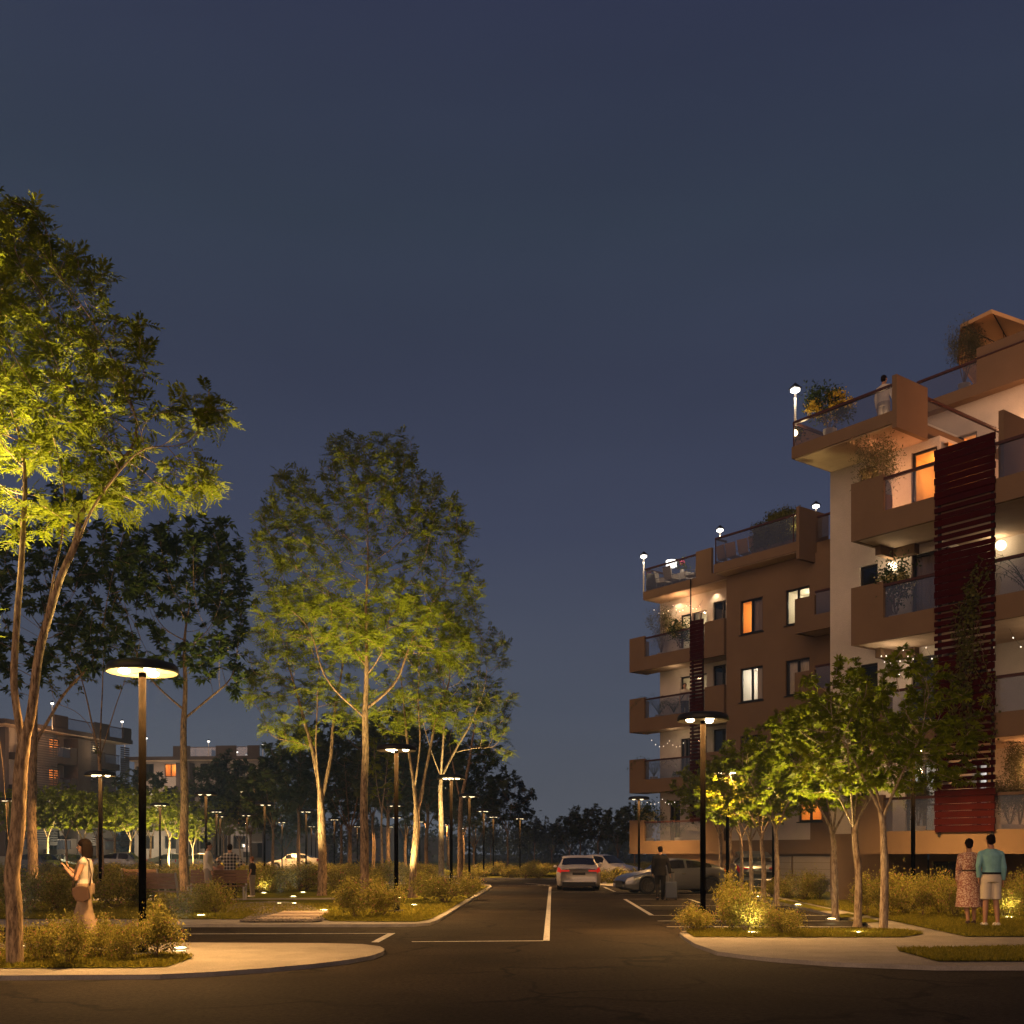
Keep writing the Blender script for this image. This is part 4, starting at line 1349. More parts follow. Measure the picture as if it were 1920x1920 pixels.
# the nearest tree, cut by the picture's left edge
pxtree('tree', 14.0, (28, 1820),
       [[(28, 1820), (27, 1760), (27, 1700), (22, 1640), (33, 1560), (37, 1480), (42, 1400), (33, 1340), (24, 1280), (30, 1180), (38, 1080), (44, 1000), (48, 900)],
        [(22, 1640), (8, 1580, .1), (0, 1500, .15), (-12, 1400, .2), (-35, 1250, .3), (-60, 1100, .3)],
        [(42, 1400), (62, 1345, -.05), (72, 1285, -.1), (86, 1210, -.15), (104, 1100, -.1), (115, 1020, 0), (118, 930, .1)],
        [(86, 1210, -.15), (130, 1090, -.3), (169, 1030, -.4), (203, 970, -.5), (255, 912, -.6), (300, 868, -.6)],
        [(169, 1030, -.4), (150, 960, 0), (190, 880, .3), (240, 800, .4)]],
       [(40, 640, 190, 210, 420), (30, 450, 110, 80, 110), (150, 800, 150, 120, 260), (215, 660, 80, 90, 90), (370, 775, 75, 48, 70), (345, 900, 85, 48, 90), (130, 540, 90, 70, 80), (-60, 800, 140, 200, 160), (215, 930, 90, 45, 60), (60, 960, 90, 60, 50)],
       11, 16, D=.16, leaf=M['leaf_front'], bark=M['bark_front'], kind='pinnate', L=.22, per=5, depth=3, pairs=6, w=.30, rtip=.005, di=1.0, dk=.2,
       label="tall tree with forked trunk and yellow-green leaflets, nearest tree beside the kerb")
# dark broad-leaved trees
pxtree('tree', 38.5, (347, 1681), [[(347, 1681), (344, 1600), (346, 1480), (343, 1380), (348, 1300), (345, 1200)], [(348, 1345), (385, 1310, .3), (430, 1270, .4)], [(346, 1330), (310, 1300, -.4), (270, 1250, -.6)]],
       [(345, 1070, 120, 100, 300), (420, 1130, 62, 110, 170), (255, 1110, 70, 110, 170), (345, 1230, 110, 60, 160), (440, 1260, 40, 50, 50), (410, 1000, 50, 40, 60), (290, 1010, 50, 40, 50)],
       21, 9.5, D=.3, leaf=M['leaf_dark'], bark=M['bark'], kind='palmate', L=.30, per=4, depth=3, pairs=5, w=.34, di=2.2, dk=.38, rtip=.009,
       label="dark broad-leaved tree behind the benches, its trunk touching the seat")
pxtree('tree', 36.0, (62, 1690), [[(62, 1690), (60, 1500), (64, 1350), (80, 1200)], [(62, 1400), (110, 1300, .3), (160, 1250, .3)]],
       [(90, 1080, 110, 110, 260), (205, 1050, 70, 80, 120), (30, 1230, 80, 80, 130), (160, 1200, 90, 80, 170), (110, 960, 70, 50, 80)],
       22, 10, D=.32, leaf=M['leaf_dark'], bark=M['bark'], kind='palmate', L=.30, per=4, depth=3, pairs=5, w=.34, di=2.2, dk=.38, rtip=.009,
       label="dark broad-leaved tree mostly hidden behind the forked front tree")
pxtree('tree', 42.0, (190, 1676), [[(190, 1676), (189, 1560), (188, 1450), (186, 1400)], [(187, 1420), (170, 1360), (140, 1330), (100, 1318)], [(187, 1420), (160, 1300), (140, 1230)], [(187, 1420), (215, 1330), (240, 1260)], [(187, 1420), (192, 1300), (195, 1200)]],
       [(125, 1275, 50, 40, 50), (190, 1200, 75, 60, 110), (240, 1255, 45, 45, 50), (110, 1322, 14, 8, 8), (150, 1200, 50, 50, 60)],
       23, 5.5, D=.25, leaf=M['leaf_mid'], bark=M['bark'], kind='palmate', L=.24, per=2, depth=2, pairs=5, w=.3, di=2.2, dk=.4, rtip=.010,
       label="slender tree with bare fan of branches behind the woman")
# park trees with pinnate leaves
pxtree('tree', 34.0, (683, 1694), [[(683, 1694), (684, 1600), (682, 1500), (686, 1400), (684, 1330), (688, 1250), (686, 1150), (690, 1050)], [(685, 1330), (720, 1300, .3), (745, 1270, .4), (770, 1190, .5), (810, 1120, .6)], [(685, 1340), (640, 1310, -.3), (610, 1270, -.4), (590, 1190, -.5)], [(687, 1270), (720, 1230, -.3), (735, 1150, -.4)], [(686, 1250), (650, 1200, .4), (640, 1120, .5)]],
       [(690, 940, 120, 125, 400), (555, 1010, 88, 120, 260), (810, 1010, 85, 125, 260), (530, 1130, 70, 75, 150), (860, 1100, 52, 60, 110), (640, 840, 40, 35, 45), (750, 850, 40, 40, 45), (690, 1150, 180, 95, 420), (840, 1200, 60, 60, 110), (545, 905, 30, 30, 25)],
       31, 9, D=.28, leaf=M['leaf_mid'], bark=M['bark'], kind='pinnate', L=.29, per=7, depth=3, pairs=4, w=.36, di=2.0, dk=.36, rtip=.008,
       label="tallest tree of the park corner, straight trunk rising from the rounded shrub")
pxtree('tree', 37.5, (603, 1684), [[(603, 1684), (605, 1600), (602, 1540), (600, 1480), (585, 1400), (565, 1330), (545, 1260)], [(601, 1510), (618, 1420, .3), (622, 1340, .4), (640, 1240, .4)], [(600, 1490), (595, 1400, -.4), (600, 1300, -.5)], [(585, 1400), (540, 1390, -.3), (512, 1385, -.4)]],
       [(535, 1230, 80, 80, 190), (620, 1190, 100, 80, 240), (520, 1375, 40, 28, 45), (570, 1390, 40, 30, 50), (600, 1290, 90, 55, 150), (500, 1300, 50, 50, 80), (540, 1340, 60, 45, 90), (650, 1320, 60, 50, 90), (560, 1130, 60, 50, 80)],
       32, 9, D=.28, leaf=M['leaf_mid'], bark=M['bark'], kind='pinnate', L=.28, per=7, depth=3, pairs=4, w=.36, di=2.0, dk=.36, rtip=.008,
       label="multi-stemmed tree with thick forked trunk at the gravel patch")
pxtree('tree', 35.7, (772, 1688), [[(772, 1688), (775, 1620), (782, 1540), (775, 1460), (762, 1380), (755, 1290)], [(782, 1530), (800, 1430, .3), (815, 1350, .3), (845, 1270, .3)], [(778, 1480), (790, 1400, -.3), (785, 1300, -.4)]],
       [(755, 1220, 80, 80, 170), (830, 1220, 70, 70, 160), (800, 1150, 70, 50, 100), (780, 1310, 70, 55, 110), (730, 1330, 45, 50, 70), (830, 1330, 45, 45, 60)],
       33, 7.5, D=.28, leaf=M['leaf_mid'], bark=M['bark'], kind='pinnate', L=.28, per=7, depth=3, pairs=4, w=.36, di=2.0, dk=.36, rtip=.008,
       label="many-stemmed tree just right of the park corner lamp")
pxtree('tree', 46.0, (828, 1665), [[(828, 1665), (827, 1560), (826, 1480), (826, 1455), (805, 1400), (790, 1340)], [(826, 1460), (850, 1410, .3), (880, 1360, .4), (905, 1300, .4)], [(826, 1465), (832, 1390, -.3), (835, 1300, -.3)], [(850, 1410, .3), (900, 1400), (940, 1410)]],
       [(850, 1250, 95, 85, 260), (925, 1230, 40, 55, 80), (945, 1410, 32, 18, 28), (800, 1320, 60, 70, 130), (905, 1320, 65, 55, 140), (880, 1180, 50, 40, 60), (935, 1350, 35, 40, 50), (860, 1350, 50, 45, 60)],
       34, 6, D=.32, leaf=M['leaf_mid'], bark=M['bark_pale'], kind='pinnate', L=.29, per=7, depth=3, pairs=4, w=.36, di=2.2, dk=.45, rtip=.011,
       label="pale-limbed tree behind the kerbside lamp, crown lit yellow at its edge")
pxtree('tree', 58.0, (864, 1649), [[(864, 1649), (862, 1560), (864, 1500), (880, 1430), (890, 1360)], [(864, 1500), (850, 1440), (840, 1380)]],
       [(900, 1330, 65, 70, 180), (925, 1400, 40, 40, 60), (860, 1400, 40, 40, 60)],
       35, 6, D=.42, leaf=M['leaf_dark'], bark=M['bark'], kind='pinnate', L=.44, per=5, depth=3, pairs=4, w=.36, di=2.6, dk=.6, rtip=.013,
       label="dark-crowned tree behind the kerb lamps, right edge of the park grove")
pxtree('tree', 52.0, (717, 1655), [[(717, 1655), (716, 1580), (715, 1520), (722, 1480), (726, 1430)], [(715, 1520), (706, 1470), (703, 1430)]],
       [(722, 1420, 42, 50, 90), (740, 1480, 22, 22, 25), (712, 1485, 22, 18, 20)],
       36, 3, D=.32, leaf=M['leaf_small'], bark=M['bark_pale'], kind='palmate', L=.32, per=3, depth=2, pairs=5, w=.34, di=2.2, dk=.45, rtip=.011,
       label="young slender tree lit bright green behind the park corner lamp")

# prototypes for repeated trees
def proto_row(seed, h=5.0, r=1.9):
    rg = np.random.default_rng(seed)
    f = 1.5 + rg.random() * .5
    tr = [[(0, 0, -.1), (rg.normal(0, .04), 0, f * .5), (rg.normal(0, .06), rg.normal(0, .05), f)]]
    top = tr[0][-1]
    ang = rg.random() * 6
    for k in range(4):
        a = ang + k * 1.57 + rg.normal(0, .2)
        tr.append([top, (top[0] + .28 * math.cos(a), top[1] + .28 * math.sin(a), f + .55), (top[0] + .75 * math.cos(a), top[1] + .75 * math.sin(a), f + 1.35)])
    bl = [((0, 0, h * .72), (r, r, h * .26), 620), ((r * .45, .2, h * .6), (r * .6, r * .6, h * .15), 90), ((-r * .45, -.2, h * .62), (r * .6, r * .6, h * .15), 90)]
    return make_tree('row_tree', (0, 0, 0), tr, bl, seed, D=.16, rbase=.080, leaf=M['leaf_small'], bark=M['bark_pale'], kind='palmate', L=.12, per=7, depth=3, pairs=5, w=.3, di=1.1, dk=.24, rtip=.006)
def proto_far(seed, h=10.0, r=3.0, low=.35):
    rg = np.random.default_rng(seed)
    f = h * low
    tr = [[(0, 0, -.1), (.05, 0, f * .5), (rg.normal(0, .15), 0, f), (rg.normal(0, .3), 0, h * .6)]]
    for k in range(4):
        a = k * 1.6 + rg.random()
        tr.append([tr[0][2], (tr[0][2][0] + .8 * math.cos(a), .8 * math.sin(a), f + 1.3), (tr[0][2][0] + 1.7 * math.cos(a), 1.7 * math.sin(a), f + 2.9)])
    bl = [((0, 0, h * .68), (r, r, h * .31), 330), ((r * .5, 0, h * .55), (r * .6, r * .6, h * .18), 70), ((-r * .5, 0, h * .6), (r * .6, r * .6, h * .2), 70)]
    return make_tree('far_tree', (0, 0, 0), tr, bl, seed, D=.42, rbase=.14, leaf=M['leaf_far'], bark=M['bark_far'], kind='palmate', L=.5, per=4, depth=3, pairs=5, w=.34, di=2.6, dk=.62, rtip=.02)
rowp = [proto_row(s) for s in (41, 42, 43)]
farp = [proto_far(51), proto_far(52, 10, 2.6, .4), proto_far(53, 10, 3.4, .25)]
index_kids()
RG = 'small round-crowned trees along the right-hand path'
ROW = [(1657, 1744, 1.02, "row tree at the path bend, nearest of the right tree row"), (1607.5, 1732, 1.0, "row tree second from the path bend, dark straight trunk"),
       (1566, 1721, .98, "row tree with doubled low stems before the house corner"), (1456, 1695, 1.0, "row tree directly in front of the orange ground-floor window's left side"),
       (1431, 1689, .98, "row tree between the garage doors and the tall corner shrub"), (1409, 1679.5, .96, "row tree just right of the silver hatchback's rear lamp"),
       (1390, 1672, .96, "row tree beside the half-hidden white car"), (1371, 1666, 1.12, "row tree right behind the silver hatchback's tail"),
       (1352, 1661, 1.15, "row tree beyond the silver hatchback's roof, thin trunk"), (1330, 1657, 1.15, "last row tree, beyond the corner lamp pole")]
for i, (px, py, sc, lab) in enumerate(ROW):
    x, y = G(px, py, KH)
    put(rowp[i % 3], (x, y, KH), i * 2.1, sc * 1.06, lab, 'tree', RG)
LG2 = 'small trees planted before the grey house'
for i, (px, Y, sc, lab) in enumerate([(20, 84, 1.25, "small tree behind the front trunk, first of the row before the grey house"), (54, 76, 1.3, "small tree above the dark parked sedan's rear"), (90, 80, 1.3, "small tree above the dark parked sedan's bonnet"),
                                      (124, 76, 1.3, "small tree between the two dark parked cars"), (157, 84, 1.3, "small tree before the brightly lit white entrance wall"), (182, 92, 1.35, "small tree right of the bright white entrance wall"), (216, 78, 1.3, "small tree over the pale hatchback's rear door"),
                                      (244, 80, 1.3, "small tree over the pale hatchback's bonnet"), (282, 86, 1.3, "small tree just right of the nearest lamp pole"), (316, 80, 1.3, "small tree beside the dark broad-leaved tree's trunk"),
                                      (362, 81, 1.0, "small tree glowing yellow around a lamp head"), (420, 98, 1.3, "small dark tree behind the plaid-shirted man"), (450, 104, 1.3, "small dark tree before the pale house's right end")]):
    X = (px - 960) / F * Y
    put(rowp[(i + 1) % 3], (X, Y, .08), i * 1.3, sc, lab, 'tree', LG2)
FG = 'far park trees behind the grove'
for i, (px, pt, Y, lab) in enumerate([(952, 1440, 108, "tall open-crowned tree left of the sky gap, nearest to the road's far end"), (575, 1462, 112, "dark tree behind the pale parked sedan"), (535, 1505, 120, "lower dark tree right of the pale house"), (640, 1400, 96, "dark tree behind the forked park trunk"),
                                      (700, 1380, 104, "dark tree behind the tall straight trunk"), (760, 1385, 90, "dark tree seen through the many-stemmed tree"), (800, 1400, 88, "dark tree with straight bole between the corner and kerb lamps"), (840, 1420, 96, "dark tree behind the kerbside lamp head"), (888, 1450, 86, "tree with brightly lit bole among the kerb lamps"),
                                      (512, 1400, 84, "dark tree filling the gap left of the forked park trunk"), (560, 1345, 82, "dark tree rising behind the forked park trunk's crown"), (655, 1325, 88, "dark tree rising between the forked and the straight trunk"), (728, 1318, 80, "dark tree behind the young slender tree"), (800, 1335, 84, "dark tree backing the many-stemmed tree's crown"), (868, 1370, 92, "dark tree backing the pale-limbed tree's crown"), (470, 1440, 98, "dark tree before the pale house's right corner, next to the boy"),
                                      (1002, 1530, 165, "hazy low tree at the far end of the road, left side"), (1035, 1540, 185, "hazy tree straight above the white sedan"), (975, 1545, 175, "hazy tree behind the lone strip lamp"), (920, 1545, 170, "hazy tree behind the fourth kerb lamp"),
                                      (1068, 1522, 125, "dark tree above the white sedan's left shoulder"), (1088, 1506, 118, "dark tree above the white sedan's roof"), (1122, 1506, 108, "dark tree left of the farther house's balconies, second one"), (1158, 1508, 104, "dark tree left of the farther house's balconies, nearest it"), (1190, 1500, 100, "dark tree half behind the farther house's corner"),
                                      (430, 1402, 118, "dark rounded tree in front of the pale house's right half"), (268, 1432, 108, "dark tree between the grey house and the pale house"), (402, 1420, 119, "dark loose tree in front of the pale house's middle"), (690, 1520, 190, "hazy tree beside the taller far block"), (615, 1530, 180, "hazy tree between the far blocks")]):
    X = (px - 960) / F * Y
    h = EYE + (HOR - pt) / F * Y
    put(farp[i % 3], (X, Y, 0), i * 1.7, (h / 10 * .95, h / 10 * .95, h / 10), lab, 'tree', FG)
def drop(lst):
    for p in lst:
        for ch in list(p.children):
            bpy.data.objects.remove(ch)
        bpy.data.objects.remove(p)
drop(rowp + farp); index_kids()
# a far wood beyond everything, one mass
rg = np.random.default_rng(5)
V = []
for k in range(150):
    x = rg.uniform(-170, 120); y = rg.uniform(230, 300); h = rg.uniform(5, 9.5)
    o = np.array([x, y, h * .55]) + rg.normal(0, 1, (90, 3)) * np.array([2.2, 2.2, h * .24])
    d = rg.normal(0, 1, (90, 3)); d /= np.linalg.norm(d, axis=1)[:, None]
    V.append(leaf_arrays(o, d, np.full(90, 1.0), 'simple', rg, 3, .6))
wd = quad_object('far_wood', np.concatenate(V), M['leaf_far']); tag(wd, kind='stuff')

# ---------------- shrubs
def make_shrub(seed, n=2300, rx=.62, h=1.0, leaf='shrub_leaf', ll=.062, w=.52, stems=14, pairs=2):
    rg = np.random.default_rng(seed)
    r = empty('shrub')
    mb = MB(); ctr = []
    for k in range(stems):
        a = rg.random() * 6.28; q = rx * (.25 + .75 * rg.random() ** .6); hh = h * (.55 + .42 * rg.random()) * (1 - .35 * (q / rx) ** 2)
        e = np.array([q * math.cos(a), q * math.sin(a), hh]); m_ = e * np.array([.5, .5, .55]) + rg.normal(0, .04, 3)
        mb.tube([(0, 0, -.03), m_, e], [.009, .006, .003], 4, cap=False)
        ctr += [e, e * np.array([.8, .8, .8]), m_ + np.array([0, 0, .05])]
    mb.build('stem', M['bark_far'], r)
    ctr = np.array(ctr)
    # leaves cluster round the stem ends, with an uneven outline
    pick = rg.integers(0, len(ctr), n)
    org = ctr[pick] + rg.normal(0, 1, (n, 3)) * np.array([.13, .13, .12]) * (rx / .62)
    org[:, 2] = np.abs(org[:, 2]) + .04
    d = rg.normal(0, 1, (n, 3)) + np.array([0, 0, .5]); d /= np.linalg.norm(d, axis=1)[:, None]
    quad_object('foliage', leaf_arrays(org, d, np.full(n, ll), 'simple', rg, pairs, w), M[leaf], r)
    return r
shr = [make_shrub(61), make_shrub(62, 2600, .72, .95, stems=18), make_shrub(63, 2000, .55, 1.05, stems=11)]
shf = [make_shrub(64, 900, .66, 1.0, ll=.09, stems=16), make_shrub(65, 900, .7, .9, ll=.09, stems=18)]
index_kids()
cnt = [0]
def shrub(px, py, wpx, hpx, lab, group, z=KH, far=False):
    x, y = G(px, py, z)
    s = y / F
    k = cnt[0]; cnt[0] += 1
    pr = (shf if far else shr)
    sx = wpx * s / 1.6
    put(pr[k % len(pr)], (x, y, z), k * 1.9, (sx, sx, hpx * s * .84), lab, 'shrub', group)
SG = 'flowering shrubs in the front bed by the nearest lamp'
for px, py, w_, h_, lab in ((-30, 1806, 110, 100, "front-bed shrub left of the nearest tree trunk"), (75, 1806, 95, 100, "front-bed shrub just right of the nearest tree trunk"), (128, 1812, 105, 105, "front-bed shrub hiding the woman's feet, with a visible thin stem"),
                            (185, 1801, 90, 95, "front-bed shrub right of the woman's feet"), (228, 1806, 80, 100, "front-bed shrub just left of the nearest lamp base"), (295, 1800, 125, 118, "front-bed shrub leaning right of the nearest lamp pole")):
    shrub(px, py, w_, h_, lab, SG)
SG = 'shrubs in the park bed behind the woman'
for px, py, w_, h_, lab in ((40, 1714, 110, 95, "park shrub behind the forked front tree's foot"), (105, 1706, 110, 80, "park shrub left behind the woman's hip"), (140, 1712, 80, 62, "low park shrub left of the woman's bag"), (215, 1704, 105, 85, "dark park shrub right of the woman's bag"), (262, 1702, 80, 70, "park shrub at the left end of the near bench"), (315, 1712, 70, 42, "low shrub under the near bench's right end"), (352, 1715, 80, 55, "shrub right of the near bench"), (405, 1713, 85, 75, "uplit shrub in front of the plaid-shirted man")):
    shrub(px, py, w_, h_, lab, SG)
shrub(668, 1721, 110, 80, "left half of the rounded shrubs at the park corner lamp", 'shrubs of the park corner')
shrub(715, 1719, 100, 78, "right half of the rounded shrubs at the park corner lamp", 'shrubs of the park corner')
shrub(838, 1694, 110, 66, "dark rounded shrub beside the left kerb, largest there", 'shrubs along the left kerb')
shrub(800, 1688, 70, 58, "shrub left of the dark kerbside shrub", 'shrubs along the left kerb')
shrub(880, 1684, 70, 55, "shrub right of the dark kerbside shrub", 'shrubs along the left kerb')
SG = 'shrubs round the right corner lamp'
for px, py, w_, h_, lab in ((1402, 1750, 95, 108, "tall leafy shrub right of the right corner lamp"), (1374, 1748, 85, 120, "tallest leafy shrub behind the right corner lamp pole"), (1306, 1748, 85, 60, "low shrub left of the right corner lamp pole"), (1472, 1754, 95, 64, "small open shrub alone in the kerb lawn, thin stem showing")):
    shrub(px, py, w_, h_, lab, SG)
SG = 'shrub hedge against the nearer house'
for i, (px, py) in enumerate(((1625, 1716), (1660, 1719), (1695, 1715), (1730, 1720), (1765, 1716), (1790, 1721), (1840, 1718), (1885, 1721), (1925, 1718), (1965, 1722))):
    shrub(px, py, 78, 84 + 8 * (i % 3), "golden-lit shrub in the hedge against the nearer house", SG)
for i, (px, py, w_, h_) in enumerate(((1478, 1684, 60, 55), (1505, 1686, 70, 62), (1535, 1685, 55, 50), (1448, 1681, 50, 40))):
    shrub(px, py, w_, h_, "shrub in the clump before the garage doors", 'shrubs before the garage doors')
for i, (px, py, w_, h_) in enumerate(((1128, 1656, 50, 34), (1160, 1656, 50, 34), (1185, 1655, 45, 32), (1205, 1654, 40, 30))):
    shrub(px, py, w_, h_, "low shrub in the bed between white sedan and silver hatchback", 'shrubs behind the silver hatchback', far=True)
SG = 'shrubs massed behind the benches'
rnd = random.Random(12)
for i in range(26):
    px = rnd.uniform(430, 790); py = rnd.uniform(1664, 1676)
    if 585 < px < 625: continue
    shrub(px, py, rnd.uniform(58, 82), rnd.uniform(44, 60), "shrub in the bank across the park, from the boy to the many-stemmed tree", SG, far=True)
for i in range(16):
    px = rnd.uniform(-20, 420); py = rnd.uniform(1664, 1673)
    shrub(px, py, rnd.uniform(60, 85), rnd.uniform(40, 55), "shrub in the hedge behind the benches, between front tree and standing men", 'shrubs behind the park benches', far=True)
for i in range(40):
    px = rnd.uniform(-20, 930); py = rnd.uniform(1638, 1648)
    shrub(px, py, rnd.uniform(38, 60), rnd.uniform(22, 32), "low shrub in the far bank beyond the cross road", 'shrubs beyond the cross road', .08, far=True)
for px, py, w_, h_ in ((955, 1646, 45, 26), (985, 1647, 42, 28), (1010, 1647, 40, 26), (935, 1642, 40, 22)):
    shrub(px, py, w_, h_, "shrub on the planted strip left of the white sedan", 'shrubs on the traffic strip', .08, far=True)
for i in range(16):
    px = rnd.uniform(930, 1230); py = rnd.uniform(1631, 1637)
    shrub(px, py, rnd.uniform(30, 44), rnd.uniform(16, 22), "low dark shrub at the far end of the road", 'shrubs at the road end', .08, far=True)
drop(shr + shf); index_kids()

# ---------------- grass blades on the nearer lawns
def inside(poly, x, y):
    c = np.zeros(len(x), bool); n = len(poly)
    for i in range(n):
        (x0, y0), (x1, y1) = poly[i], poly[(i + 1) % n]
        if y0 == y1: continue
        c ^= ((y0 > y) != (y1 > y)) & (x < (x1 - x0) * (y - y0) / (y1 - y0) + x0)
    return c
GV = []
rg = np.random.default_rng(8)
for poly, dens, hh, ymax, xr in ((lawn_front, 2200, .055, 40, (-9, 0)), (lawn_corner, 1500, .05, 60, (2, 9)), (lawn_wedge, 2200, .055, 60, (3, 9)), (lawn_house, 900, .055, 33, (5, 15)), (lawn_park, 420, .055, 31, (-13, 0))):
    xs = [p[0] for p in poly]; ys = [p[1] for p in poly]
    xa, xb, ya, yb = max(min(xs), xr[0]), min(max(xs), xr[1]), min(ys), min(max(ys), ymax)
    n = int((xb - xa) * (yb - ya) * dens)
    x = rg.uniform(xa, xb, n); y = rg.uniform(ya, yb, n)
    k = inside(poly, x, y); x, y = x[k], y[k]; n = len(x)
    h = hh * (.5 + rg.random(n)); a = rg.random(n) * 6.28; w_ = .006 + .006 * rg.random(n)
    lean = rg.normal(0, .45, (n, 2)) * h[:, None]
    b = np.stack([x, y, np.full(n, KH + .008)], 1); s_ = np.stack([np.cos(a), np.sin(a), a * 0], 1) * w_[:, None]
    tip = b + np.concatenate([lean, h[:, None]], 1)
    mid = b + np.concatenate([lean * .35, h[:, None] * .55], 1)
    GV.append(np.stack([b, mid + s_, tip, mid - s_], 1).reshape(-1, 3))
gr = quad_object('grass', np.concatenate(GV), M['blade']); tag(gr, kind='stuff')

# hidden and added tree uplights, the same fixtures sunk between the shrubs
for x, y, tgt, e_, cone, lab in (
        (-4.95, 16.3, (-4.2, 14.2, 9.6), 9000, 62, "uplight hidden behind the front-bed shrubs, aimed into the nearest tree"),
        (-11.0, 13.9, (-5.6, 13.8, 12.2), 30000, 50, "added unseen uplight in the front lawn strip left of the nearest tree"),  # this and the next stand out of view, added to even out the crown
        (-11.3, 14.1, (-5.6, 14.0, 14.0), 34000, 38, "added unseen uplight at the far end of the front lawn strip, aimed high into the nearest tree"),
        (-7.5, 16.6, (-6.0, 14.6, 10.5), 7000, 56, "uplight behind the nearest tree's foot, hidden by shrubs"),
        (-3.3, 30.3, (-2.7, 34.0, 9.6), 7500, 60, "uplight hidden behind the corner lamp, aimed at the tall park tree"),
        (-6.6, 31.0, (-5.6, 34.4, 12.5), 7500, 56, "uplight left of the rounded corner shrubs, aimed into the tallest tree"),
        (-2.9, 44.0, (-1.6, 46.0, 8.0), 9000, 66, "uplight behind the dark kerbside shrub, aimed into the pale-limbed tree"),
        (-3.6, 35.0, (-3.2, 36.0, 9.0), 4500, 70, "uplight at the foot of the many-stemmed tree"),
        (-7.2, 36.0, (-7.0, 37.5, 8.0), 6500, 76, "uplight behind the park corner shrubs, aimed into the forked tree"),
        (-12.0, 36.5, (-12.6, 38.5, 10.0), 1100, 70, "uplight under the near bench end, aimed into the dark broad-leaved tree"),
        (7.9, 30.2, (6.8, 29.6, 5.0), 4600, 58, "added uplight in the tree row strip behind the small corner shrub"),  # this and the next three are added to brighten the row crowns
        (8.2, 43.0, (6.8, 41.6, 5.0), 5000, 58, "added uplight in the tree row strip behind the silver hatchback"),
        (8.1, 36.0, (6.9, 35.6, 5.0), 4600, 58, "uplight in the tree row strip near the silver hatchback's tail"),
        (6.9, 23.6, (6.3, 22.2, 5.0), 4200, 66, "added uplight in the kerb wedge under the nearest row trees"),
        (-33, 79.6, (-33, 81, 5), 5200, 130, "uplight before the grey house's tree row, left end"), (-28.5, 79.6, (-28.5, 81, 5), 5200, 130, "uplight before the grey house's tree row, middle"), (-24.5, 79.6, (-24.5, 81, 5), 5200, 130, "uplight before the grey house's tree row, right end")):  # three uplights added because the row came out too dark
    r = empty('ground_uplight', (x, y, KH + .02), 0, lab, 'ground light', 'uplights sunk in the lawns')
    m = MB(); m.lathe([(.13, 0), (.13, .02), (.10, .024)], 20); m.build('rim', M['steel'], r, smooth=True)
    m = MB(); m.lathe([(.10, .018), (.06, .028), (0, .03)], 20); m.build('lens', M['upl'], r, smooth=True)
    add_light('uplight_light', 'SPOT', (x, y, KH + .12), e_, (1, .73, .28), None, .06, cone, 1.0, tgt)
# ------------------------------------------------------------------ cars
def car_shell(L, W, H, prof, wb, wr=.33, gc=.17):
    """prof: list of (x share 0 front..1 rear, upper height, belt height, roof half width or 0)"""
    NX = 84
    xs = [p[0] for p in prof]
    def ip(t, k):
        for a, b in zip(prof[:-1], prof[1:]):
            if a[0] <= t <= b[0]:
                f = (t - a[0]) / (b[0] - a[0] + 1e-9)
                return a[k] + (b[k] - a[k]) * f
        return prof[-1][k]
    rows = []
    xw = (L / 2 - wb[0], L / 2 - wb[0] - wb[1])
    for i in range(NX + 1):
        t = i / NX
        x = L / 2 - t * L
        e = min(t, 1 - t) * L
        pin = 1 - .17 * max(0, 1 - e / .45) ** 2
        w = W / 2 * pin
        zr, zb, rw = ip(t, 1), ip(t, 2), ip(t, 3)
        zl = gc + (.10 * max(0, 1 - e / .35))
        for c in xw:
            d = abs(x - c)
            R_ = wr + .055
            if d < R_: zl = max(zl, wr + math.sqrt(R_ * R_ - d * d) - .03)
        zl = min(zl, zb - .08)
        wr_ = rw * pin if rw else w * .8
        zt = max(zr, zb + .012)
        rows.append([(x, 0, zl), (x, w * .86, zl), (x, w * .975, zl + .06 * min(1, (zb - zl))), (x, w, zl + (zb - zl) * .45), (x, w * .985, zl + (zb - zl) * .75), (x, w * .95, zb),
                     (x, w * .95 * .93 + wr_ * .07, zb + (zt - zb) * .12), (x, wr_ * 1.02, zb + (zt - zb) * .86), (x, wr_ * .93, zt - .012), (x, wr_ * .5, zt + .012), (x, 0, zt + .018)])
    return rows

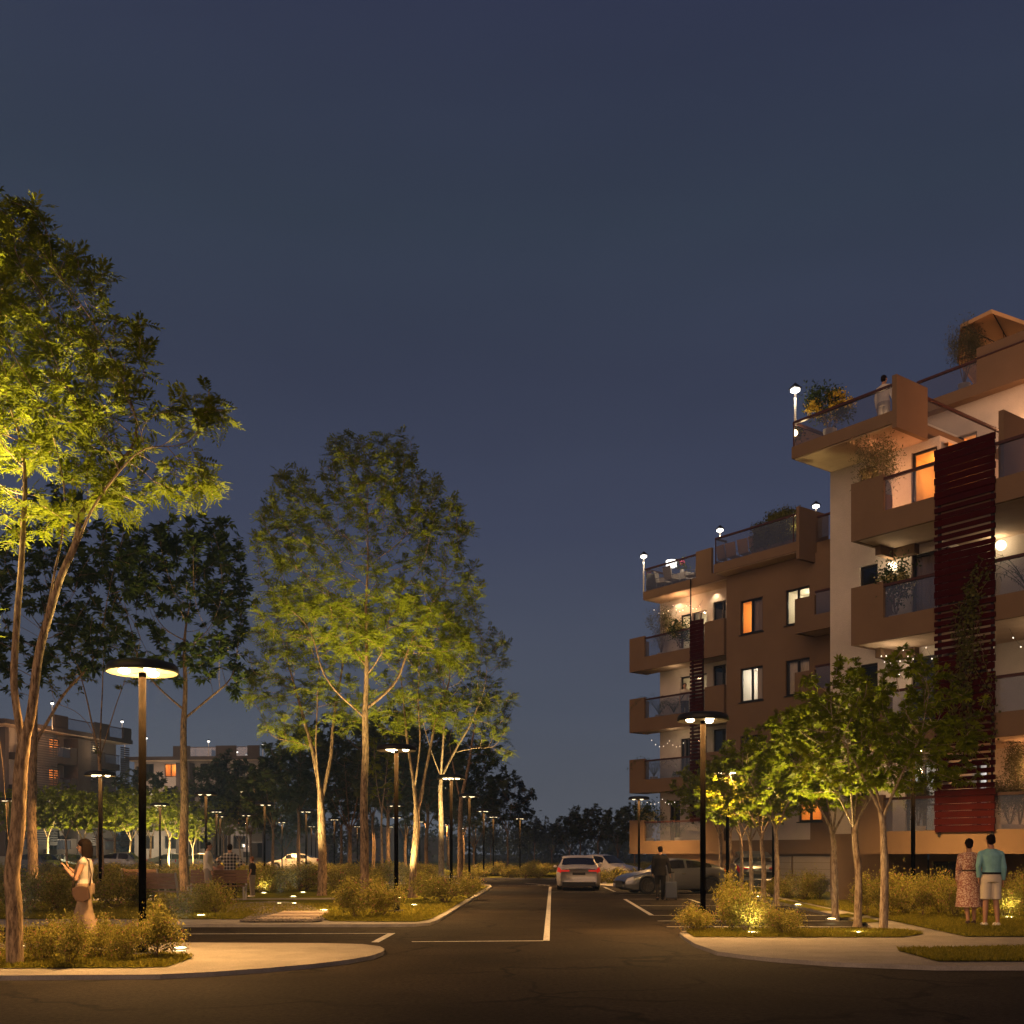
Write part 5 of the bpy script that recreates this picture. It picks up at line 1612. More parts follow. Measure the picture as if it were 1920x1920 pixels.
def make_car(paint, L=4.6, W=1.82, H=1.44, style='sedan', wb=(.86, 2.72), wr=.33, rim='rim_far', brake=False):
    r = empty('parked_car')
    hw = W * .36
    if style == 'sedan':
        prof = [(0, .55, .54, 0), (.02, .66, .64, 0), (.10, .78, .75, 0), (.26, .93, .87, 0), (.29, .955, .90, hw * 1.25), (.40, H - .06, .93, hw), (.47, H - .01, .94, hw), (.58, H, .95, hw), (.68, H - .06, .96, hw), (.84, 1.08, .99, hw * 1.15), (.87, 1.055, 1.0, 0), (.975, 1.0, .97, 0), (1, .9, .88, 0)]
        cab = (.29, .85); side = (.37, .75); post = (.55,)
    else:
        prof = [(0, .52, .50, 0), (.02, .66, .62, 0), (.08, .77, .73, 0), (.28, .95, .88, 0), (.31, .98, .91, hw * 1.25), (.43, H - .04, .96, hw), (.51, H, .98, hw), (.62, H - .03, 1.0, hw), (.76, H - .13, 1.04, hw * .96), (.90, 1.14, 1.06, hw * .93), (.95, 1.05, 1.02, 0), (.985, .92, .9, 0), (1, .72, .70, 0)]
        cab = (.31, .91); side = (.40, .82); post = (.57,)
    rows = car_shell(L, W, H, prof, wb, wr)
    n = len(rows); m = len(rows[0])
    b = MB()
    for sgn in (1, -1):
        o = len(b.v)
        for row in rows:
            b.v += [(x, y * sgn, z) for x, y, z in row]
        for i in range(n - 1):
            for j in range(m - 1):
                p = o + i * m + j
                f = (p, p + 1, p + m + 1, p + m)
                b.f.append(f if sgn > 0 else f[::-1]); b.m.append(0)
        for i, flip in ((0, False), (n - 1, True)):
            f = tuple(o + i * m + j for j in range(m))
            b.f.append(f[::-1] if flip == (sgn > 0) else f); b.m.append(0)
    body = b.build('body', M[paint], r, smooth=True)
    def patch(t0, t1, j0, j1, off=.006, sides=(1, -1), taper=0):
        q = MB()
        i0, i1 = round(t0 * (n - 1)), round(t1 * (n - 1))
        for sgn in sides:
            for i in range(i0, i1):
                for j in range(j0, j1):
                    vs = [Vector(rows[i][j]), Vector(rows[i][j + 1]), Vector(rows[i + 1][j + 1]), Vector(rows[i + 1][j])]
                    nn = (vs[1] - vs[0]).cross(vs[3] - vs[0]); nn = nn.normalized() if nn.length > 1e-9 else Vector((0, 0, 1))
                    if nn.y < 0 or (abs(nn.y) < .05 and nn.z < 0): nn = -nn
                    vs = [v + nn * off for v in vs]
                    vs = [(v.x, v.y * sgn, v.z) for v in vs]
                    q.add(vs, [(0, 1, 2, 3) if sgn > 0 else (3, 2, 1, 0)])
        return q
    for sg in (1, -1):
        for ta, tb in ((side[0], post[0] - .008), (post[0] + .008, side[1])):
            patch(ta, tb, 6, 7, .006, (sg,)).build('side_window', M['car_glass_dark'], r, smooth=True)
    ws = patch(cab[0] + .012, side[0] + (.04 if style == 'sedan' else .02), 8, 10); ws.build('windscreen', M['car_glass_dark'], r, smooth=True)
    rw = patch(.70 if style == 'sedan' else .83, cab[1] - .01, 8, 10); rw.build('rear_window', M['car_glass_dark'], r, smooth=True)
    # wheels
    for xw in (L / 2 - wb[0], L / 2 - wb[0] - wb[1]):
        for sgn in (1, -1):
            t = MB()
            Mx = Matrix.Translation((xw, sgn * (W / 2 - .12), wr)) @ Matrix.Rotation(-sgn * math.pi / 2, 4, 'X')
            o = MB(); o.lathe([(wr * .70, .105), (wr * .93, .105), (wr, .07), (wr, -.09), (wr * .9, -.1), (wr * .3, -.1)], 28)
            o.v = [tuple(Mx @ Vector(v)) for v in o.v]
            w_ = o.build('wheel', M['tyre'], r, smooth=True)
            k = MB(); k.lathe([(wr * .72, .104), (wr * .66, .06), (wr * .2, .05), (0, .06)], 28)
            for s_ in range(10):
                a = s_ * math.pi / 5
                k.bar((.05 * math.cos(a), .05 * math.sin(a), .085), (wr * .69 * math.cos(a), wr * .69 * math.sin(a), .095), .028, .03)
            k.v = [tuple(Mx @ Vector(v)) for v in k.v]
            k.build('rim', M[rim], w_, smooth=False)
    xr = -L / 2
    for sgn in (1, -1):
        q = patch(.012, .075, 4, 5, .008, (sgn,)); q.build('headlight', M['headlamp'], r)
        q = patch(.93 if style == 'sedan' else .945, 1.0, 4, 5, .008, (sgn,))
        zt = .80 if style == 'sedan' else .84
        q.box(xr - .012, xr + .03, min(sgn * .40, sgn * .76), max(sgn * .40, sgn * .76), zt, zt + .06)
        q.build('tail_light', M['tail'] if brake else M['tail_off'], r)
        k = MB(); k.ball((L / 2 - L * side[0] - .02, sgn * (W / 2 + .06), .99), (.10, .08, .06), 10, 6); k.build('mirror', M[paint], r, smooth=True)
        h = MB()
        for t_ in (post[0] - .03, side[1] - .08):
            x = L / 2 - t_ * L
            h.box(x - .09, x + .05, min(sgn * (W / 2 - .02), sgn * (W / 2 + .015)), max(sgn * (W / 2 - .02), sgn * (W / 2 + .015)), .80, .825)
        h.build('door_handle', M['chrome'], r)
    p = MB(); p.box(xr - .02, xr + .05, -.27, .27, .66, .77); p.build('number_plate', M['plate'], r)
    p = MB(); p.box(xr - .014, xr + .3, -W * .38, W * .38, .2, .36); p.build('rear_skirt', M['car_trim'], r)
    p = MB(); p.box(xr - .02, xr + .02, -W * .34, W * .34, .385, .41); p.build('bumper_trim', M['chrome'], r)
    p = MB(); p.box(L / 2 - .06, L / 2 + .012, -.42, .42, .27, .52); p.build('grille', M['car_trim'], r)
    u = MB(); u.box(-L / 2 + .25, L / 2 - .25, -W / 2 + .16, W / 2 - .16, .16, .40); u.build('underbody', M['car_trim'], r)
    return r
M['car_glass_dark'] = pmat("dark_car_glass", (.018, .017, .018), rough=.06, spec=.6)
M['car_glass_red'] = pmat("rear_glass_red_glow", (.06, .016, .015), rough=.1, spec=.5)
M['tail_off'] = pmat("unlit_tail_lamp", (.28, .012, .01), rough=.25, spec=.5)
def place_car(c, px, Y, rz, lab, z=0.0, sc=1.0):
    c.location = ((px - 960) / F * Y, Y, z); c.rotation_euler = (0, 0, rz); c.scale = (sc,) * 3
    tag(c, lab, 'car', 'cars parked around the estate')
c = make_car('car_silver', 4.46, 1.80, 1.43, 'hatch', (.93, 2.72), .34, 'rim'); place_car(c, 1258, 41.6, R(180 + 13), "silver-grey hatchback parked across a bay, facing left, behind the man in the dark suit", sc=.93)
c = make_car('car_white', 4.75, 1.86, 1.47, 'sedan', brake=True); place_car(c, 1083, 46.9, R(90 - 2.1), "white sedan driving away with red tail lamps glowing", sc=.97)
c = make_car('car_white'); place_car(c, 1128, 57.5, R(-38), "white sedan half hidden behind the driving white sedan", .02)
c = make_car('car_dark', 4.3, 1.8, 1.55, 'hatch'); place_car(c, 1408, 45.3, R(86), "dark car with red tail lamp squeezed behind the lamp pole and row trees", KH)
c = make_car('car_dark'); place_car(c, 75, 75, R(-20), "dark parked sedan far left beside the forked front tree", .1)
c = make_car('car_dark', 4.2, 1.8, 1.4, 'hatch'); place_car(c, 130, 82, R(-30), "dark parked car just left of the woman's head", .1)
c = make_car('car_pale', 4.4, 1.82, 1.52, 'hatch'); place_car(c, 236, 77, R(0), "pale blue-grey hatchback parked right behind the nearest lamp pole", .1)
c = make_car('car_pale'); place_car(c, 330, 84, R(10), "white car behind the dark broad-leaved tree's trunk", .1)
c = make_car('car_pale'); place_car(c, 385, 84, R(0), "pale car behind the man in the white shirt", .1)
c = make_car('car_white'); place_car(c, 553, 92, R(180), "pale sedan parked far off between the boy and the forked trunk", .1)

# ------------------------------------------------------------------ people
def remesh(mb, name, mat, parent, vox=.010, smooth=3):
    ob = mb.build(name, mat, None, smooth=True)
    md = ob.modifiers.new("r", 'REMESH'); md.mode = 'VOXEL'; md.voxel_size = vox; md.use_smooth_shade = True
    sm = ob.modifiers.new("s", 'SMOOTH'); sm.factor = .5; sm.iterations = smooth
    dg = bpy.context.evaluated_depsgraph_get()
    me = bpy.data.meshes.new_from_object(ob.evaluated_get(dg))
    old = ob.data
    ob.modifiers.clear(); ob.data = me; me.name = name
    me.materials.clear(); me.materials.append(mat)
    bpy.data.meshes.remove(old)
    ob.parent = parent
    return ob

def V3(*a): return Vector(a)
def limb(mb, pts, rad, n=12, flat=False):
    mb.tube(pts, rad, n)
    for p, r in list(zip(pts, rad))[:len(pts) - (1 if flat else 0)]:
        mb.ball(p, r if not isinstance(r, tuple) else max(r), 12, 8)
def hand(mb, w, d, side_, up, s=1.0, curl=.5):
    """palm from the wrist along d; side_ = thumb side"""
    d, side_ = d.normalized(), side_.normalized(); nrm = d.cross(side_).normalized()
    pc = w + d * .045 * s
    Mx = Matrix((side_, d, nrm)).transposed().to_4x4(); Mx.translation = pc
    b = MB(); b.ball((0, 0, 0), (.038 * s, .05 * s, .016 * s), 12, 8); b.v = [tuple(Mx @ Vector(v)) for v in b.v]
    mb.add(b.v, b.f)
    for k, (o, ln) in enumerate(((.028, .07), (.010, .08), (-.009, .075), (-.026, .058))):
        p0 = w + d * .08 * s + side_ * o * s
        p1 = p0 + (d * math.cos(curl * .6) + nrm * math.sin(curl * .6)) * ln * .5 * s
        p2 = p1 + (d * math.cos(curl * 1.6) + nrm * math.sin(curl * 1.6)) * ln * .5 * s
        mb.tube([w + d * .05 * s + side_ * o * .9 * s, p0, p1, p2], [.010 * s, .0095 * s, .009 * s, .008 * s], 6)
    t0 = w + d * .025 * s + side_ * .028 * s
    t1 = t0 + (d * .6 + side_ * .8).normalized() * .038 * s
    mb.tube([t0, t1, t1 + (d * .9 + side_ * .3 + nrm * curl * .3).normalized() * .032 * s], [.012 * s, .0105 * s, .009 * s], 6)

class Person:
    """local frame: faces +y, x to the figure's right, z up; J holds joints in metres"""
    def __init__(s, label, loc, rz, H=1.75, female=False, group=None):
        s.H, s.f = H, female
        s.root = empty('person', loc, rz, label, 'person', group)
        k = H / 1.75; sh = .160 if female else .182
        s.k = k
        s.J = dict(pel=V3(0, 0, .95 * k), wai=V3(0, .0, 1.10 * k), che=V3(0, 0, 1.30 * k), nek=V3(0, -.005, 1.48 * k), head=V3(0, .02, 1.635 * k),
                   shR=V3(sh * k, 0, 1.385 * k), shL=V3(-sh * k, 0, 1.385 * k), elR=V3((sh + .05) * k, -.03, 1.13 * k), elL=V3(-(sh + .05) * k, -.03, 1.13 * k),
                   wrR=V3((sh + .06) * k, .05, .87 * k), wrL=V3(-(sh + .06) * k, .05, .87 * k),
                   hiR=V3(.09 * k, 0, .92 * k), hiL=V3(-.09 * k, 0, .92 * k), knR=V3(.095 * k, .01, .50 * k), knL=V3(-.095 * k, .01, .50 * k),
                   anR=V3(.10 * k, -.02, .08 * k), anL=V3(-.10 * k, -.02, .08 * k))
        s.toe = V3(0, .17 * k, -.05 * k)
        s.hd = {'R': V3(0, .15, -1), 'L': V3(0, .15, -1)}; s.th = {'R': V3(-.2, 1, 0), 'L': V3(.2, 1, 0)}
        s.look = 0.0
    def body(s, skin='skin', vox=.0095, shoes=None):
        J, k, f = s.J, s.k, s.f
        b = MB()
        s.torso(b, 0)
        for d in 'RL':
            limb(b, [J['hi' + d], J['hi' + d].lerp(J['kn' + d], .5), J['kn' + d], J['kn' + d].lerp(J['an' + d], .35), J['an' + d]], [.085 * k, .072 * k, .052 * k, .052 * k, .034 * k])
            a = J['an' + d]
            b.tube([a + V3(0, -.03, -.045 * k), a + V3(0, .05, -.045 * k), a + s.toe], [(.036 * k, .036 * k), (.042 * k, .034 * k), (.034 * k, .02 * k)], 10)
            limb(b, [J['sh' + d], J['sh' + d].lerp(J['el' + d], .5), J['el' + d], J['el' + d].lerp(J['wr' + d], .3), J['wr' + d]], [.048 * k, .042 * k, .036 * k, .037 * k, .025 * k])
            hand(b, J['wr' + d], s.hd[d], s.th[d], None, .95 * k)
        s.headmesh(b)
        o = remesh(b, 'body', M[skin], s.root, vox)
        return o
    def torso(s, b, inf, lo='pel', slack=0):
        J, k, f = s.J, s.k, s.f
        P = [J['pel'] + V3(0, 0, -.06 * k), J['pel'] + V3(0, 0, .04 * k), J['wai'], J['che'] + V3(0, 0, -.06), J['che'] + V3(0, 0, .06 * k), J['nek'] + V3(0, 0, -.05 * k), J['nek'] + V3(0, 0, .0), J['nek'].lerp(J['head'], .5)]
        rx = [.165, .17, .13, .155, .165, .10, .055, .05] if f else [.16, .165, .15, .175, .195, .115, .062, .056]
        ry = [.115, .12, .095, .115, .105, .075, .055, .05] if f else [.115, .12, .11, .12, .12, .082, .062, .056]
        if lo == 'wai': P, rx, ry = P[1:], rx[1:], ry[1:]
        top = len(P) if inf == 0 else len(P) - 1
        # ring order: x is the wide axis
        o = len(b.v); n = 18
        for p, a, c in list(zip(P, rx, ry))[:top]:
            for q in range(n):
                t = 2 * math.pi * q / n
                b.v.append((p.x + (a * k + inf) * math.cos(t), p.y + (c * k + inf) * math.sin(t), p.z))
        for i in range(top - 1):
            for q in range(n):
                a_, b_ = o + i * n + q, o + i * n + (q + 1) % n
                b.f.append((a_, b_, b_ + n, a_ + n)); b.m.append(0)
        b.f.append(tuple(o + q for q in reversed(range(n)))); b.m.append(0)
        b.f.append(tuple(o + (top - 1) * n + q for q in range(n))); b.m.append(0)
        for d in 'RL':
            b.tube([J['che'].lerp(J['sh' + d], .35), J['sh' + d]], [.085 * k + inf, .05 * k + inf], 12)
            b.tube([J['nek'] + V3(0, 0, -.035 * k), J['sh' + d] + V3(0, 0, .008 * k)], [.05 * k + inf, .042 * k + inf], 12)
            b.ball(J['sh' + d], .05 * k + inf, 12, 8)
    def headmesh(s, b):
        J, k = s.J, s.k
        h = J['head']; c, q = math.cos(s.look), math.sin(s.look)
        def tr(x, y, z): return (h.x + x * c - y * q, h.y + x * q + y * c, h.z + z)
        t = MB()
        t.ball((0, 0, .02), (.076 * k, .096 * k, .105 * k), 18, 12)
        t.ball((0, .035 * k, -.06 * k), (.052 * k, .055 * k, .06 * k), 14, 10)
        t.tube([(0, .085 * k, .02 * k), (0, .112 * k, -.018 * k), (0, .09 * k, -.03 * k)], [.011 * k, .015 * k, .011 * k], 8)
        t.tube([(-.022 * k, .083 * k, -.062 * k), (.022 * k, .083 * k, -.062 * k)], [.009 * k, .009 * k], 8)
        t.tube([(-.04 * k, .082 * k, .035 * k), (.04 * k, .082 * k, .035 * k)], [.011 * k, .011 * k], 8)
        for sg in (1, -1):
            t.ball((sg * .077 * k, -.005, 0), (.012 * k, .022 * k, .032 * k), 8, 6)
        b.add([tr(*v) for v in t.v], t.f)
        s.tr = tr
        s.eye_spec = [tr(sg * .033 * k, .083 * k, .012 * k) for sg in (1, -1)]
    def eyes(s):
        for p in s.eye_spec:
            e = MB(); e.ball(p, (.011 * s.k,) * 3, 8, 6); e.build('eye', M['hair'], s.root, smooth=True)
    def hair(s, mat='hair', style='short'):
        b = MB(); k = s.k; t = MB()
        if style == 'short':
            t.ball((0, -.014 * k, .045 * k), (.083 * k, .098 * k, .092 * k), 16, 10)
            t.ball((0, -.045 * k, -.005 * k), (.078 * k, .066 * k, .07 * k), 14, 8)
        elif style == 'bob':
            t.ball((0, -.012 * k, .05 * k), (.092 * k, .11 * k, .09 * k), 16, 10)
            for a in range(-6, 7):
                an = math.pi * 1.5 + a * .27
                x, y = .082 * k * math.cos(an), .088 * k * math.sin(an) - .012
                t.tube([(x, y, .06 * k), (x * 1.12, y * 1.12, -.05 * k), (x * 1.12, y * 1.12, -.19 * k)], [.03 * k, .033 * k, .022 * k], 8)
        elif style == 'updo':
            t.ball((0, -.016 * k, .04 * k), (.085 * k, .098 * k, .09 * k), 16, 10)
            t.ball((0, -.05 * k, -.01 * k), (.07 * k, .06 * k, .075 * k), 12, 8)
            t.ball((0, -.075 * k, .085 * k), (.05 * k, .055 * k, .045 * k), 12, 8)
        b.v = [s.tr(*v) for v in t.v]; b.f = t.f; b.m = t.m
        remesh(b, 'hair', M[mat], s.root, .009, 3)
    def shirt(s, mat, sleeves=1.0, inf=.016, name='shirt', hem=-.04, lo='pel'):
        b = MB(); J, k = s.J, s.k
        s.torso(b, inf, lo)
        for d in 'RL':
            if sleeves > 0:
                e = J['el' + d]; sh = J['sh' + d]
                if sleeves <= .5:
                    limb(b, [sh, sh.lerp(e, sleeves * 1.6)], [.05 * k + inf, .05 * k + inf * 1.4], flat=True)
                else:
                    w = e.lerp(J['wr' + d], sleeves)
                    limb(b, [sh, sh.lerp(e, .5), e, w], [.05 * k + inf, .044 * k + inf, .038 * k + inf, .031 * k + inf * .7], flat=True)
        return remesh(b, name, M[mat], s.root, .012, 3)
    def trousers(s, mat, length=1.0, inf=.018, flare=0.0, name='trousers'):
        b = MB(); J, k = s.J, s.k
        P = J['pel']
        w_ = (.17, .155, .16) if not s.f else (.175, .172, .140)
        b.lathe([((w_[0]) * k + inf * .6, -.10 * k), (w_[0] * k + inf * .8, -.02 * k), (w_[1] * k + inf, .045 * k), (w_[1] * k + inf * .9, .085 * k)], 20, P, sy=.76)
        b.f.append(tuple(range(len(b.v) - 20, len(b.v)))); b.m.append(0)
        b.f.append(tuple(reversed(range(len(b.v) - 80, len(b.v) - 60)))); b.m.append(0)
        for d in 'RL':
            h, kn, an = J['hi' + d], J['kn' + d], J['an' + d]
            if length <= .55:
                e = h.lerp(kn, length * 1.9); limb(b, [h, h.lerp(e, .5), e], [.088 * k + inf, .083 * k + inf, .080 * k + inf], flat=True)
            else:
                e = kn.lerp(an, min(1.0, length))
                limb(b, [h, h.lerp(kn, .5), kn, e], [.087 * k + inf, .076 * k + inf, .06 * k + inf + flare * .4, .045 * k + inf + flare], flat=True)
        return remesh(b, name, M[mat], s.root, .012, 3)
    def shoes(s, mat, inf=.012):
        for d in 'RL':
            b = MB(); a = s.J['an' + d]; k = s.k
            b.tube([a + V3(0, -.045 * k, -.045 * k), a + V3(0, .05 * k, -.045 * k), a + s.toe + V3(0, .015, .0)], [(.036 * k + inf, .036 * k + inf), (.044 * k + inf, .034 * k + inf), (.036 * k + inf, .022 * k + inf)], 10)
            remesh(b, 'shoe', M[mat], s.root, .010, 2)

# couple on the right lawn, seen from behind
x, y = G(1858, 1739, KH)
p = Person("man in teal shirt and cream shorts seen from behind beside the woman in patterned dress", (x, y, KH + .02), R(-4), 1.79)
k = p.k; p.J['elL'] = V3(-.26, -.06, 1.17 * k); p.J['wrL'] = V3(-.23, .0, .92 * k); p.J['anR'].x = .12; p.J['anL'].x = -.12
p.body('skin_tan'); p.hair('hair', 'short'); p.shirt('teal', .92, .016, lo='wai'); p.trousers('shorts', .5, .02, name='shorts'); p.shoes('shoe_white')
bl = MB(); bl.lathe([(.186, 0), (.19, .02), (.186, .04)], 20, (0, -.002, 1.0 * k), sy=.78); bl.build('belt', M['black_cloth'], p.root, smooth=True)
x, y = G(1817, 1736, KH)
p = Person("woman in patterned midi dress with pinned-up hair, seen from behind beside the man in teal", (x, y, KH + .03), R(-14), 1.71, True)
k = p.k; p.J['wrR'] = V3(.25, .06, .86 * k); p.J['elR'] = V3(.22, -.05, 1.12 * k); p.J['anL'] = V3(-.03, -.06, .09 * k); p.J['knL'] = V3(-.06, .02, .5 * k); p.J['anR'] = V3(.10, .05, .09 * k)
p.body('skin_tan'); p.hair('hair', 'updo'); p.shirt('dress', .9, .016, name='dress_top')
sk = MB(); n = 30
prof = [(.155, 1.09), (.185, .98), (.215, .84), (.235, .66), (.25, .46), (.262, .36)]
for i, (r_, z_) in enumerate(prof):
    for q in range(n):
        a = 2 * math.pi * q / n
        rr_ = r_ * k * (1 + (.035 * math.sin(a * 7 + 1) + .02 * math.sin(a * 11)) * i / 5)
        sk.v.append((rr_ * math.cos(a), rr_ * .72 * math.sin(a), z_ * k))
for i in range(len(prof) - 1):
    for q in range(n):
        a_, b_ = i * n + q, i * n + (q + 1) % n
        sk.f.append((b_, a_, a_ + n, b_ + n)); sk.m.append(0)
sk.build('skirt', M['dress'], p.root, smooth=True)
bl = MB(); bl.lathe([(.150, 0), (.153, .02), (.150, .035)], 20, (0, 0, 1.085 * k), sy=.76); bl.build('belt', M['brown_leather'], p.root, smooth=True)
p.shoes('brown_leather', .006)

# woman with phone and shoulder bag
x, y = G(160, 1773, KH)
p = Person("woman in cream top and wide trousers holding a phone, brown shoulder bag at her hip", (x, y, KH), R(98), 1.66, True)
k = p.k
p.J['shR'] += V3(0, .02, 0); p.J['elR'] = V3(.19, .09, 1.10 * k); p.J['wrR'] = V3(.10, .25, 1.27 * k); p.J['elL'] = V3(-.19, .09, 1.10 * k); p.J['wrL'] = V3(-.09, .27, 1.28 * k)
p.hd = {'R': V3(-.35, .45, .7), 'L': V3(.35, .45, .7)}; p.th = {'R': V3(-1, .1, .2), 'L': V3(1, .1, .2)}
p.J['knR'] = V3(.09, .1, .5 * k); p.J['anR'] = V3(.09, .12, .08 * k); p.J['knL'] = V3(-.09, -.05, .5 * k); p.J['anL'] = V3(-.09, -.22, .11 * k)
p.body('skin'); p.eyes(); p.hair('hair', 'bob'); p.shirt('white_cloth', 0, .012, name='top'); p.trousers('sand_cloth', .97, .024, .05); p.shoes('sand_cloth', .006)
ph = MB(); ph.box(-.035, .035, -.004, .004, -.07, .07); ph.build('phone', M['black_cloth'], p.root, loc=(.01, .36, 1.37 * k), rot=(R(-25), 0, 0))
bg = empty('shoulder_bag', (x, y, KH), R(98), "brown leather shoulder bag at the hip of the woman with the phone", 'bag')
q = MB(); pr = [(-.14, .74), (-.125, .86), (-.10, .93), (.02, .95), (.13, .91), (.12, .80), (.07, .72), (-.04, .69)]
q.v = [(-.33, a * .96, b) for a, b in pr] + [(-.235, a, b) for a, b in pr]; nn = len(pr)
q.f = [tuple(range(nn)), tuple(reversed(range(nn, 2 * nn)))] + [(i, i + nn, (i + 1) % nn + nn, (i + 1) % nn) for i in range(nn)]; q.m = [0] * len(q.f)
q.build('pouch', M['brown_leather'], bg, bevel=.012, smooth=False)
q = MB(); q.tube([(-.25, .13, .93), (-.19, .11, 1.15), (-.12, .08, 1.33), (-.10, 0, 1.40), (-.12, -.08, 1.33), (-.19, -.13, 1.12), (-.27, -.13, .95)], .011, 6); q.build('strap', M['brown_leather'], bg, smooth=True)

# people by the bench
def Gy(px, Y, z=KH): return ((px - 960) / F * Y, Y, z)
p = Person("man in white shirt and grey shorts standing in profile by the bench", Gy(390, 33.8), R(-78), 1.79)
k = p.k; p.J['wrL'] = V3(-.2, .28, 1.02 * k); p.J['elL'] = V3(-.25, .02, 1.13 * k); p.hd['L'] = V3(0, 1, .1); p.th['L'] = V3(.1, 0, 1); p.J['wrR'] = V3(.24, .12, .90 * k)
p.body('skin_tan'); p.eyes(); p.hair('hair', 'short'); p.shirt('white_cloth', .95, .02); p.trousers('grey_cloth', .5, .022, name='shorts'); p.shoes('shoe_white')
p = Person("man in plaid shirt seen from behind, hands on his hips", Gy(431, 34.6), R(4), 1.74)
k = p.k
p.J['elR'] = V3(.42, -.10, 1.17 * k); p.J['wrR'] = V3(.22, .0, 1.02 * k); p.J['elL'] = V3(-.42, -.10, 1.17 * k); p.J['wrL'] = V3(-.22, .0, 1.02 * k)
p.hd = {'R': V3(-.5, .8, -.3), 'L': V3(.5, .8, -.3)}; p.th = {'R': V3(-.3, -1, 0), 'L': V3(.3, -1, 0)}
p.J['anR'].x = .17; p.J['knR'].x = .13; p.J['anL'].x = -.09
p.body('skin'); p.hair('hair', 'short'); p.shirt('plaid', .8, .022); p.trousers('black_cloth', .98, .014); p.shoes('black_cloth')
p = Person("boy with reddish hair in dark tee and grey trousers, facing the bench", Gy(473, 36.4), R(80), 1.34)
k = p.k
p.body('skin', .009); p.eyes(); p.hair('hair_red', 'short'); p.shirt('black_cloth', .4, .016); p.trousers('grey_cloth', .98, .018); p.shoes('shoe_white')
# seated man
p = Person("man in dusty pink shirt seated on the bench between the standing men", Gy(411, 35.1), R(188), 1.74)
k = p.k; dz = .46 - .92 * k + .06
for j in ('pel', 'wai', 'che', 'nek', 'head', 'shR', 'shL', 'elR', 'elL'):
    p.J[j] = p.J[j] + V3(0, .0, dz)
for j, f_ in (('wai', .02), ('che', .06), ('nek', .13), ('head', .17), ('shR', .1), ('shL', .1)):
    p.J[j].y += f_
for d, sg in (('R', 1), ('L', -1)):
    p.J['hi' + d] = V3(sg * .09, .03, .46 + .03); p.J['kn' + d] = V3(sg * .14, .46, .50); p.J['an' + d] = V3(sg * .14, .48, .08)
    p.J['el' + d] = V3(sg * .25, .20, .80); p.J['wr' + d] = V3(sg * .10, .42, .66); p.hd[d] = V3(-sg * .4, .8, -.3); p.th[d] = V3(-sg * .5, 0, 1)
p.body('skin'); p.eyes(); p.hair('hair', 'short'); p.shirt('pink_cloth', .95, .018); p.trousers('suit', .96, .016); p.shoes('black_cloth')
# businessman with suitcase
bx, by, bz = Gy(1238, 35.6, 0)
p = Person("man in dark suit seen from behind, pulling a grey suitcase past the silver hatchback", (bx, by, 0), R(-6), 1.74)
k = p.k; p.J['wrR'] = V3(.31, -.07, .86 * k); p.J['elR'] = V3(.28, -.03, 1.12 * k); p.hd['R'] = V3(.05, -.1, -1); p.J['anR'] = V3(.08, .12, .09 * k); p.J['anL'] = V3(-.09, -.14, .09 * k)
p.body('skin'); p.hair('hair', 'short'); p.trousers('suit', 1.0, .014); p.shoes('black_cloth')
p.shirt('suit', 1.0, .026, name='jacket')
jk = MB(); jk.lathe([(.215, .80), (.205, .92), (.185, 1.08)], 24, (0, 0, 0), sy=.72); jk.build('jacket_skirt', M['suit'], p.root, smooth=True)
sc_ = empty('suitcase', (bx + .34, by - .12, 0), R(-6), "dark grey wheeled suitcase with pulled-out handle behind the man in the suit", 'suitcase')
q = MB(); q.box(-.19, .19, -.12, .12, .06, .60); q.build('shell', M['suitcase'] if 'suitcase' in M else M['car_dark'], sc_, bevel=.03)
q = MB()
for sx in (-.09, .09): q.tube([(sx, .09, .58), (sx, .09, .90)], .009, 6)
q.build('handle_tube', M['steel'], sc_)
q = MB(); q.tube([(-.1, .09, .90), (.1, .09, .90)], .015, 8); q.build('grip', M['black_cloth'], sc_)
for sx in (-.15, .15):
    for sy in (-.08, .08):
        q = MB(); q.tube([(sx - .015, sy, .035), (sx + .015, sy, .035)], .035, 10); q.build('wheel', M['tyre'], sc_)
# man on the roof terrace, man on the balcony
a_ = B1.a(1657, 1.5); pos = B1.P(a_, 1.5, 13.87)
p = Person("man in white shirt standing on the nearer roof terrace at the rail", pos, R(-50), 1.80)
p.J['wrR'] = V3(.14, .32, 1.06); p.J['elR'] = V3(.26, .05, 1.12); p.hd['R'] = V3(0, 1, 0); p.th['R'] = V3(0, 0, 1)
p.body('skin_tan'); p.hair('hair', 'short'); p.shirt('white_cloth', .95, .02); p.trousers('grey_cloth', .5, .024, name='shorts'); p.shoes('shoe_white')
a_ = B2.a(1284, .75); pos = B2.P(a_, .75, 7.85)
p = Person("man in white shirt facing out from a balcony of the farther house", pos, R(170), 1.80)
p.body('skin'); p.eyes(); p.hair('hair', 'short'); p.shirt('white_cloth', .5, .02); p.trousers('black_cloth', .98, .016); p.shoes('black_cloth')
q = MB(); q.tube([(-.2, .02, 1.44), (-.05, .155, 1.34), (.1, .16, 1.15), (.19, .06, 1.0)], .016, 6); q.build('bag_strap', M['black_cloth'], p.root)
